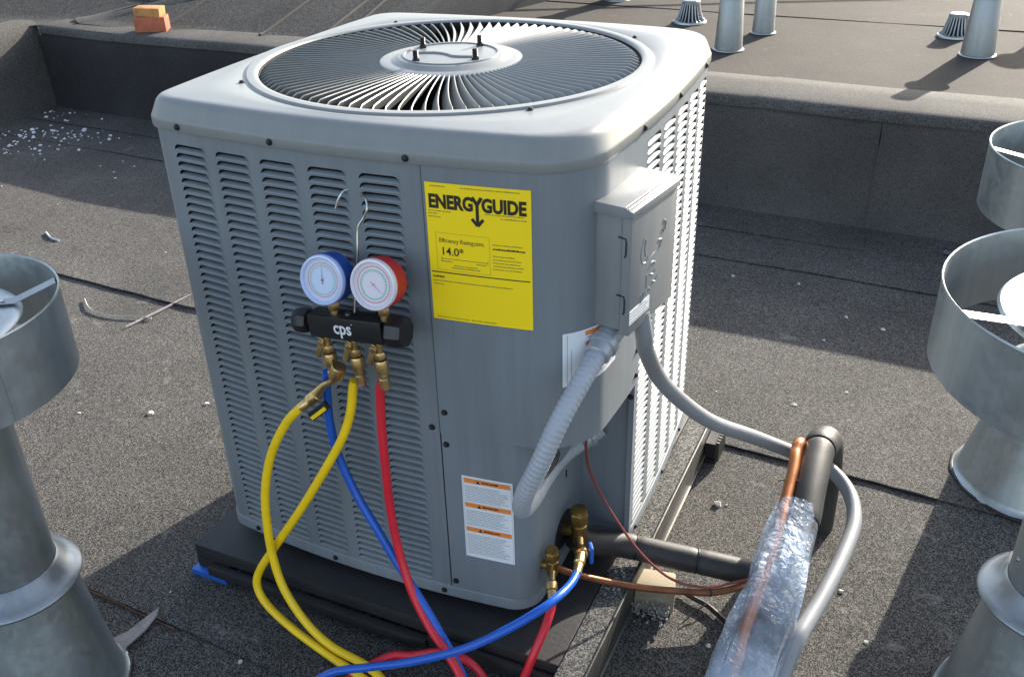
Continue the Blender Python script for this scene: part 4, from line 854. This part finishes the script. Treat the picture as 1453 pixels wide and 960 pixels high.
bl = [(-0.030,-0.557,0.572),(-0.041,-0.548,0.548),(-0.047,-0.545,0.510),(-0.046,-0.550,0.446),(-0.033,-0.555,0.375),(0.002,-0.560,0.290),(0.050,-0.570,0.220),(0.099,-0.580,0.149),(0.162,-0.600,0.082),(0.220,-0.620,0.014),(0.264,-0.640,-0.040),(0.295,-0.665,-0.085),(0.32,-0.75,-0.108),(0.30,-0.95,-0.108),(0.15,-1.05,-0.108),(0.02,-0.98,-0.108),(-0.035,-0.84,-0.105),(-0.034,-0.752,-0.086),(0.004,-0.724,-0.058),(0.084,-0.704,-0.030),(0.176,-0.684,0.004),(0.282,-0.660,0.058),(0.362,-0.625,0.108),(0.415,-0.580,0.138),(0.437,-0.530,0.140),(0.440,-0.470,0.121),(0.437,-0.425,0.112)]
bh = hose('blue_hose', 'blue_hose', bl, 0.0088, 'blue hose hanging from the manifold and crossing to the upper service valve', [((0.4375, -0.432, 0.113), (-0.16, 0.85, -0.02), 0.060)])
mb = MB(); mb.tube([(0.430, -0.378, 0.110), (0.420, -0.355, 0.100), (0.406, -0.328, 0.086)], 0.0095, 12); hexa(mb, (0.424, -0.362, 0.104), (-0.5, 0.85, -0.35), 0.0145, 0.026, 10); world_child(mb.build('quick_coupler', 'brass', bh), bh)
mb = MB(); M = Matrix.Translation((0.441, -0.353, 0.105)) @ Matrix.Rotation(R(30), 4, 'Z'); mb.box(-0.004, 0.004, -0.014, 0.010, -0.020, 0.024, M); world_child(mb.build('coupler_lever', 'blue_plastic', bh, bevel=0.0035), bh)
rl_ = [(0.092,-0.557,0.578),(0.084,-0.555,0.548),(0.082,-0.560,0.468),(0.084,-0.565,0.388),(0.088,-0.570,0.287),(0.104,-0.580,0.189),(0.139,-0.600,0.103),(0.186,-0.620,0.041),(0.234,-0.640,0.005),(0.274,-0.660,-0.034),(0.31,-0.70,-0.085),(0.35,-0.80,-0.108),(0.28,-0.93,-0.108),(0.10,-0.93,-0.108),(0.00,-0.80,-0.108),(0.02,-0.68,-0.108),(0.075,-0.620,-0.088),(0.130,-0.610,-0.072),(0.195,-0.600,-0.046),(0.250,-0.600,-0.044),(0.290,-0.602,-0.072),(0.325,-0.63,-0.105),(0.350,-0.66,-0.108),(0.362,-0.63,-0.102),(0.378,-0.595,-0.065),(0.394,-0.57,-0.006),(0.405,-0.535,0.038),(0.406,-0.500,0.062),(0.402,-0.478,0.074)]
rh = hose('red_hose', 'red_hose', rl_, 0.0090, 'red hose hanging from the manifold and rising to the lower service valve', [((0.402, -0.480, 0.073), (-0.35, 0.75, 0.35), 0.036)])

# ---------------------------------------------------------------- roof vents
def vent(x, y, ring_r, zr0, zr1, pipe_r, zc, col_r, base_r, label, strap_a, z0=ZG, tilt=(0, 0)):
    r = empty('roof_vent', (x, y, z0)); tag(r, label, 'roof vent', 'large galvanized roof vents'); h = lambda z: z-z0
    MB().lathe([(base_r+0.012, 0.002), (base_r+0.011, 0.006), (base_r+0.002, 0.012), (base_r-0.003, 0.024), (pipe_r*1.28, h(zc)-0.03), (pipe_r*1.22, h(zc)+0.004)], 56).build('flashing_cone', 'galv', r)
    MB().lathe([(pipe_r+0.001, h(zc)+0.034), (pipe_r+0.006, h(zc)+0.030), (pipe_r+0.014, h(zc)+0.016), (col_r-0.012, h(zc)+0.004), (col_r-0.003, h(zc)), (col_r, h(zc)-0.005), (col_r-0.003, h(zc)-0.011), (col_r-0.008, h(zc)-0.010), (pipe_r+0.02, h(zc)-0.003)], 56).build('storm_collar', 'galv_bright', r)
    MB().lathe([(pipe_r, h(zc)-0.02), (pipe_r, h(zr0)+0.02), (pipe_r*0.96, h(zr0)+0.021), (pipe_r*0.95, h(zc))], 48).build('pipe', 'galv', r)
    t = 0.0014; MB().lathe([(ring_r-0.004, h(zr0)), (ring_r, h(zr0)-0.001), (ring_r, h(zr1)-0.004), (ring_r+0.002, h(zr1)-0.002), (ring_r+0.0005, h(zr1)+0.001), (ring_r-0.002, h(zr1)-0.001), (ring_r-2*t, h(zr1)-0.006), (ring_r-0.004, h(zr0))], 80).build('wind_band', 'galv', r)
    MB().box(-0.004, 0.004, -0.0012, 0.0012, h(zr0)+0.001, h(zr1)-0.004, Matrix.Rotation(R(strap_a[0]-62), 4, 'Z') @ Matrix.Translation((ring_r+0.0008, 0, 0)) @ Matrix.Rotation(R(90), 4, 'Z')).build('lock_seam', 'galv', r)
    for q in range(3): MB().lathe([(0, 0.004), (0.003, 0.0035), (0.0055, 0.001), (0.0055, 0)], 10, Matrix.Rotation(R(200+q*47), 4, 'Z') @ frame_to((pipe_r, 0, h(zc)+0.09), (1, 0, 0))).build('screw', 'steel_bright', r)
    sl = MB(); sl.tube([((base_r+0.010+0.006*noise.noise((q*0.7, x, 1)))*math.cos(q*math.pi/24), (base_r+0.010+0.006*noise.noise((q*0.7, y, 1)))*math.sin(q*math.pi/24), 0.002) for q in range(49)], [0.006+0.0035*noise.noise((q*0.9, x, 5)) for q in range(49)], 8); sl.build('sealant_bead', 'bitumen', r)
    dr = ring_r*0.69; zd = h(zr1)-0.035
    MB().lathe([(0, zd+0.022), (dr*0.5, zd+0.017), (dr*0.92, zd+0.005), (dr, zd+0.002), (dr+0.004, zd-0.003), (dr, zd-0.007), (dr*0.9, zd-0.006), (0, zd+0.010)], 56).build('cap_disc', 'galv', r)
    MB().lathe([(pipe_r, h(zr0)+0.02), (pipe_r*1.5, h(zr0)-0.02), (pipe_r*1.5, h(zr0)-0.03)], 48).build('lower_cone', 'galv', r)
    for a in strap_a:
        ca, sa = math.cos(R(a)), math.sin(R(a)); M = Matrix(((ca, -sa, 0, 0), (sa, ca, 0, 0), (0, 0, 1, 0), (0, 0, 0, 1)))
        mb = MB(); w = 0.013; pts = [(dr*0.72, zd+0.016), (dr*0.95, zd+0.009), (ring_r-0.006, zd+0.030), (ring_r-0.0035, zd+0.026), (ring_r-0.0035, zd-0.03)]
        v = [(p, s*w, z) for p, z in pts for s in (-1, 1)]; n = len(pts); v += [(a_-0.0012, b_, c-0.0015) for a_, b_, c in v]
        f = [(2*i, 2*i+1, 2*i+3, 2*i+2) for i in range(n-1)]+[(2*n+2*i+1, 2*n+2*i, 2*n+2*i+2, 2*n+2*i+3) for i in range(n-1)]+[(2*i, 2*i+2, 2*n+2*i+2, 2*n+2*i) for i in range(n-1)]+[(2*i+3, 2*i+1, 2*n+2*i+1, 2*n+2*i+3) for i in range(n-1)]
        mb.add([tuple(M @ Vector(p)) for p in v], f).build('strap', 'galv_bright', r, angle=50)
        rv = MB(); rv.lathe([(0, 0.003), (0.003, 0.0025), (0.0042, 0)], 10, M @ Matrix.Translation((dr*0.84, 0, zd+0.0135))); rv.build('rivet', 'steel_bright', r)
    return r
vent(-0.570, -0.945, 0.228, 0.650, 0.800, 0.088, 0.200, 0.131, 0.148, 'galvanized roof vent at the left edge, nearest on the left of the condenser', (53, 173, 293))
vent(1.318, -0.235, 0.305, 0.672, 0.812, 0.085, 0.190, 0.132, 0.150, 'near galvanized roof vent at the right edge with its collar low in frame', (-153, -33, 87))
vent(1.368, 0.600, 0.279, 0.650, 0.800, 0.088, 0.240, 0.131, 0.185, 'galvanized roof vent at the right edge standing behind the nearest one', (-170, -50, 70))

def stub(x, y, rb, rt_, h, label, top=0.32):
    r = empty('vent_pipe', (x, y, ZU)); tag(r, label, 'vent pipe', 'small vent pipes on the upper roof')
    MB().lathe([(rb+0.010, 0.003), (rb+0.009, 0.007), (rb, 0.010), (rt_+0.002, h-0.005), (rt_, h)], 40).build('flashing_cone', 'galv_bright', r)
    MB().lathe([(rt_*0.8, h+0.026), (rt_+0.012, h+0.006), (rt_+0.03, h-0.002), (rt_+0.033, h-0.008), (rt_+0.028, h-0.012), (rt_-0.004, h-0.004)], 40).build('storm_collar', 'galv_bright', r)
    MB().lathe([(rt_*0.82, h-0.01), (rt_*0.82, h+top), (rt_*0.79, h+top+0.001), (rt_*0.78, h)], 32).build('pipe', 'galv', r)
    if top > 0.15: MB().lathe([(0, h+top+0.065), (rt_*0.9, h+top+0.05), (rt_*1.5, h+top+0.02), (rt_*1.52, h+top-0.02), (rt_*1.45, h+top-0.02)], 32).build('rain_cap', 'galv', r)
stub(-0.082, 3.31, 0.073, 0.058, 0.285, 'small conical vent pipe just behind the right rear corner of the condenser')
stub(0.012, 3.78, 0.062, 0.050, 0.30, 'small vent pipe half hidden behind another beyond the condenser corner')
stub(1.118, 3.54, 0.080, 0.062, 0.300, 'small conical vent pipe on the upper roof at top right, casting a stubby shadow', top=0.13)
stub(-1.10, 4.56, 0.082, 0.060, 0.30, 'small vent pipe at the top edge of the picture above the fan grille')
stub(1.70, 4.85, 0.11, 0.08, 0.32, 'unseen vent pipe added beyond the top right corner to cast a shadow into view', top=0.25)  # unseen stand-in, added for the shadow it throws on the upper roof
def strainer(x, y, label, s=1.0):
    r = empty('drain_strainer', (x, y, ZU)); tag(r, label, 'drain strainer', 'cast roof drain strainers')
    MB().lathe([(0.100*s, 0.0), (0.098*s, 0.010), (0.082*s, 0.014), (0.075*s, 0.004)], 32).build('base_ring', 'galv', r)
    MB().lathe([(0, 0.128*s), (0.046*s, 0.127*s), (0.053*s, 0.121*s), (0.053*s, 0.108*s), (0.045*s, 0.105*s), (0, 0.105*s)], 28).build('top_plate', 'galv_bright', r)
    MB().lathe([(0, 0.1*s), (0.036*s, 0.1*s), (0.058*s, 0.01)], 20).build('core', 'dark_inside', r)
    b0 = MB().tube([(0.048*s, 0, 0.112*s), (0.058*s, 0, 0.07*s), (0.072*s, 0, 0.024*s), (0.088*s, 0, 0.012)], 0.0042*s, 6).build('rib', 'galv_bright', r)
    for i in range(1, 22): inst('rib', b0.data, r, Matrix.Rotation(2*math.pi*i/22, 4, 'Z'))
strainer(-0.455, 3.97, 'ribbed roof drain strainer above the rear right of the fan grille'); strainer(1.005, 3.98, 'ribbed roof drain strainer beside the vent pipe at top right', 0.95)

# ---------------------------------------------------------------- small things on the roof
br = MB(); L_, W_, H_ = 0.185, 0.11, 0.085
br.box(-L_/2, L_/2, -W_/2, W_/2, 0, H_); bo = br.build('brick', 'brick_red', bevel=0.004); bo.location = (-3.475, 2.775, ZU+0.014); bo.rotation_euler = (0, 0.0, R(28)); tag(bo, 'red brick lying on the ledge at top left', 'brick')
bm_ = MB().box(-0.085, 0.075, -0.05, 0.05, 0, 0.05); b2 = bm_.build('brick_fragment', 'brick_buff', bevel=0.003)
for q in b2.data.vertices: n3 = noise.noise_vector(q.co*30); q.co += n3*0.007
b2.location = (-3.482, 2.785, ZU+0.1005); b2.rotation_euler = (0, R(2), R(22)); tag(b2, 'broken buff brick piece set on top of the red brick', 'brick')
def flat_bits(name, spots, m, flat=0.6, seed=1):
    mb = MB(); rnd = random.Random(seed)
    for x, y, z, s in spots:
        M = Matrix.Translation((x, y, z+s*flat*0.35)) @ Matrix.Rotation(rnd.uniform(0, 6.28), 4, 'Z') @ Matrix.Rotation(rnd.uniform(-0.4, 0.4), 4, 'X')
        v = []
        for th, nn in ((-0.6, 5), (0.25, 6), (0.85, 4)):
            for k in range(6): a = k*math.pi/3+rnd.uniform(-0.3, 0.3); q = math.cos(th)*rnd.uniform(0.7, 1.15); v.append(M @ Vector((s*q*math.cos(a)*rnd.uniform(0.8, 1.3), s*q*math.sin(a), s*flat*math.sin(th))))
        f = [(j*6+k, j*6+(k+1) % 6, (j+1)*6+(k+1) % 6, (j+1)*6+k) for j in (0, 1) for k in range(6)]+[tuple(range(12, 18)), tuple(range(5, -1, -1))]
        mb.add(v, f)
    return mb.build(name, m, angle=30)
rnd = random.Random(11); sp_ = []
for cx, cy, n, sx, sy in ((-4.10, 2.50, 16, 0.10, 0.05), (-4.03, 2.07, 34, 0.10, 0.14), (-3.78, 1.98, 34, 0.12, 0.12), (-3.75, 2.15, 22, 0.12, 0.06), (-3.55, 2.2, 20, 0.12, 0.05), (-3.75, 1.85, 8, 0.2, 0.1), (-3.2, 2.0, 5, 0.4, 0.3)):
    for i in range(n): sp_.append((max(-4.24, rnd.gauss(cx, sx)), min(2.6, rnd.gauss(cy, sy)), ZG, abs(rnd.gauss(0.002, 0.0055))+0.0018))
tag(flat_bits('foam_crumbs', sp_, 'chip_white', 0.6, 2), 'white foam crumbs scattered in the shaded left corner', 'debris', kind='stuff')
sp_ = []
for i in range(60):
    x, y = rnd.uniform(-3.5, 1.9), rnd.uniform(-1.1, 2.1)
    if abs(x) < 0.62 and abs(y) < 0.66: continue
    sp_.append((x, y, ZG-0.002, rnd.choice((0.003, 0.004, 0.004, 0.005, 0.006))))
for x, y, s in ((0.61, 0.19, 0.016), (0.72, 0.75, 0.014), (0.86, 0.88, 0.011), (0.48, 0.74, 0.009), (0.95, -0.02, 0.011), (1.02, -0.16, 0.009), (-1.13, -0.02, 0.017), (-1.0, 0.09, 0.013), (-0.8, 0.44, 0.012), (-1.75, -0.05, 0.012), (-1.46, -0.31, 0.012), (0.8, 1.4, 0.012), (0.35, 1.6, 0.012), (0.75, 1.2, 0.009), (0.93, 1.35, 0.012), (0.6, 1.62, 0.01), (-0.53, -0.62, 0.011), (0.14, -0.66, 0.007), (0.82, -0.12, 0.009), (0.7, -0.30, 0.009)): sp_.append((x, y, ZG-0.003, s*0.72))
tag(flat_bits('gravel_bits', sp_, 'pebble', 0.7, 5), 'pale gravel bits strewn over the lower roof', 'debris', kind='stuff')
def strand(name, pts, r, m, label, cat): return tag(MB().tube(spline(pts, 8), r, 6, squash=0.6).build(name, m), label, cat)
strand('string_offcut', [(-1.944, 0.523, ZG+0.003), (-1.858, 0.465, ZG+0.004), (-1.750, 0.451, ZG+0.003), (-1.652, 0.475, ZG+0.004), (-1.581, 0.490, ZG+0.003)], 0.0038, 'pebble', 'curved pale string offcut on the sunlit roof left of the condenser', 'string')
strand('string_offcut', [(-2.63, 0.98, ZG+0.003), (-2.56, 0.94, ZG+0.005), (-2.50, 0.93, ZG+0.003)], 0.006, 'chip_white', 'short white string offcut at the edge of the wall shadow on the left', 'string')
def scrap(name, pts, th, m, label, cat, seed=0):
    n = len(pts); v = [(x, y, z+0.004*noise.noise((x*20, y*20, seed))) for x, y, z in pts]; v += [(x, y, z-th) for x, y, z in v]
    return tag(MB().add(v, [tuple(range(n)), tuple(range(2*n-1, n-1, -1))]+[(i, i+n, (i+1) % n+n, (i+1) % n) for i in range(n)]).build(name, m, angle=20), label, cat)
zs = ZG+0.010
scrap('wood_sliver', [(-1.627, 0.405, zs-0.006), (-1.599, 0.55, zs-0.005), (-1.579, 0.70, zs-0.006), (-1.574, 0.705, zs-0.006), (-1.592, 0.55, zs-0.005), (-1.622, 0.40, zs-0.006)], 0.006, 'scrap', 'thin pale wood sliver on the roof by the left side of the condenser', 'scrap')
scrap('membrane_scrap', [(-0.512, -0.680, zs+0.004), (-0.502, -0.70, zs), (-0.496, -0.745, zs), (-0.500, -0.80, zs), (-0.470, -0.845, zs+0.004), (-0.440, -0.868, zs), (-0.50, -0.90, zs), (-0.575, -0.88, zs), (-0.578, -0.835, zs), (-0.545, -0.805, zs+0.006), (-0.530, -0.76, zs), (-0.522, -0.715, zs)], 0.004, 'scrap', 'torn pale membrane scrap beside the left vent', 'scrap', 2)
scrap('metal_strip', [(1.10, 2.115, ZG+0.012), (1.095, 2.085, ZG+0.012), (1.24, 2.025, ZG+0.02), (1.25, 2.055, ZG+0.02)], 0.003, 'galv_bright', 'small flat metal strip lying in the wall shadow at right', 'strip', 3)
wb = MB().box(-0.045, 0.045, -0.038, 0.035, 0, 0.06); wo = wb.build('wood_block', 'wood', bevel=0.004)
for q in wo.data.vertices: q.co += noise.noise_vector(q.co*25)*0.005
wo.location = (0.550, -0.215, ZG+0.003); wo.rotation_euler = (R(-6), R(4), R(12)); tag(wo, 'cream wood block under the steel rail beneath the insulated pipe', 'block')
fl = []; rnd = random.Random(4)
for i in range(260): fl.append((0.545+rnd.uniform(-0.05, 0.055), -0.262+rnd.gauss(0, 0.012), ZG+rnd.uniform(0.0, 0.035), rnd.uniform(0.0015, 0.0038)))
for i in range(40): fl.append((0.475+rnd.uniform(-0.02, 0.02), -0.26+rnd.gauss(0, 0.03), -0.030+rnd.uniform(0.0, 0.005), rnd.uniform(0.002, 0.004)))
tag(flat_bits('frayed_fibre', fl, 'fluff', 0.8, 9), 'frayed grey fibre around the wood block', 'debris', kind='stuff')
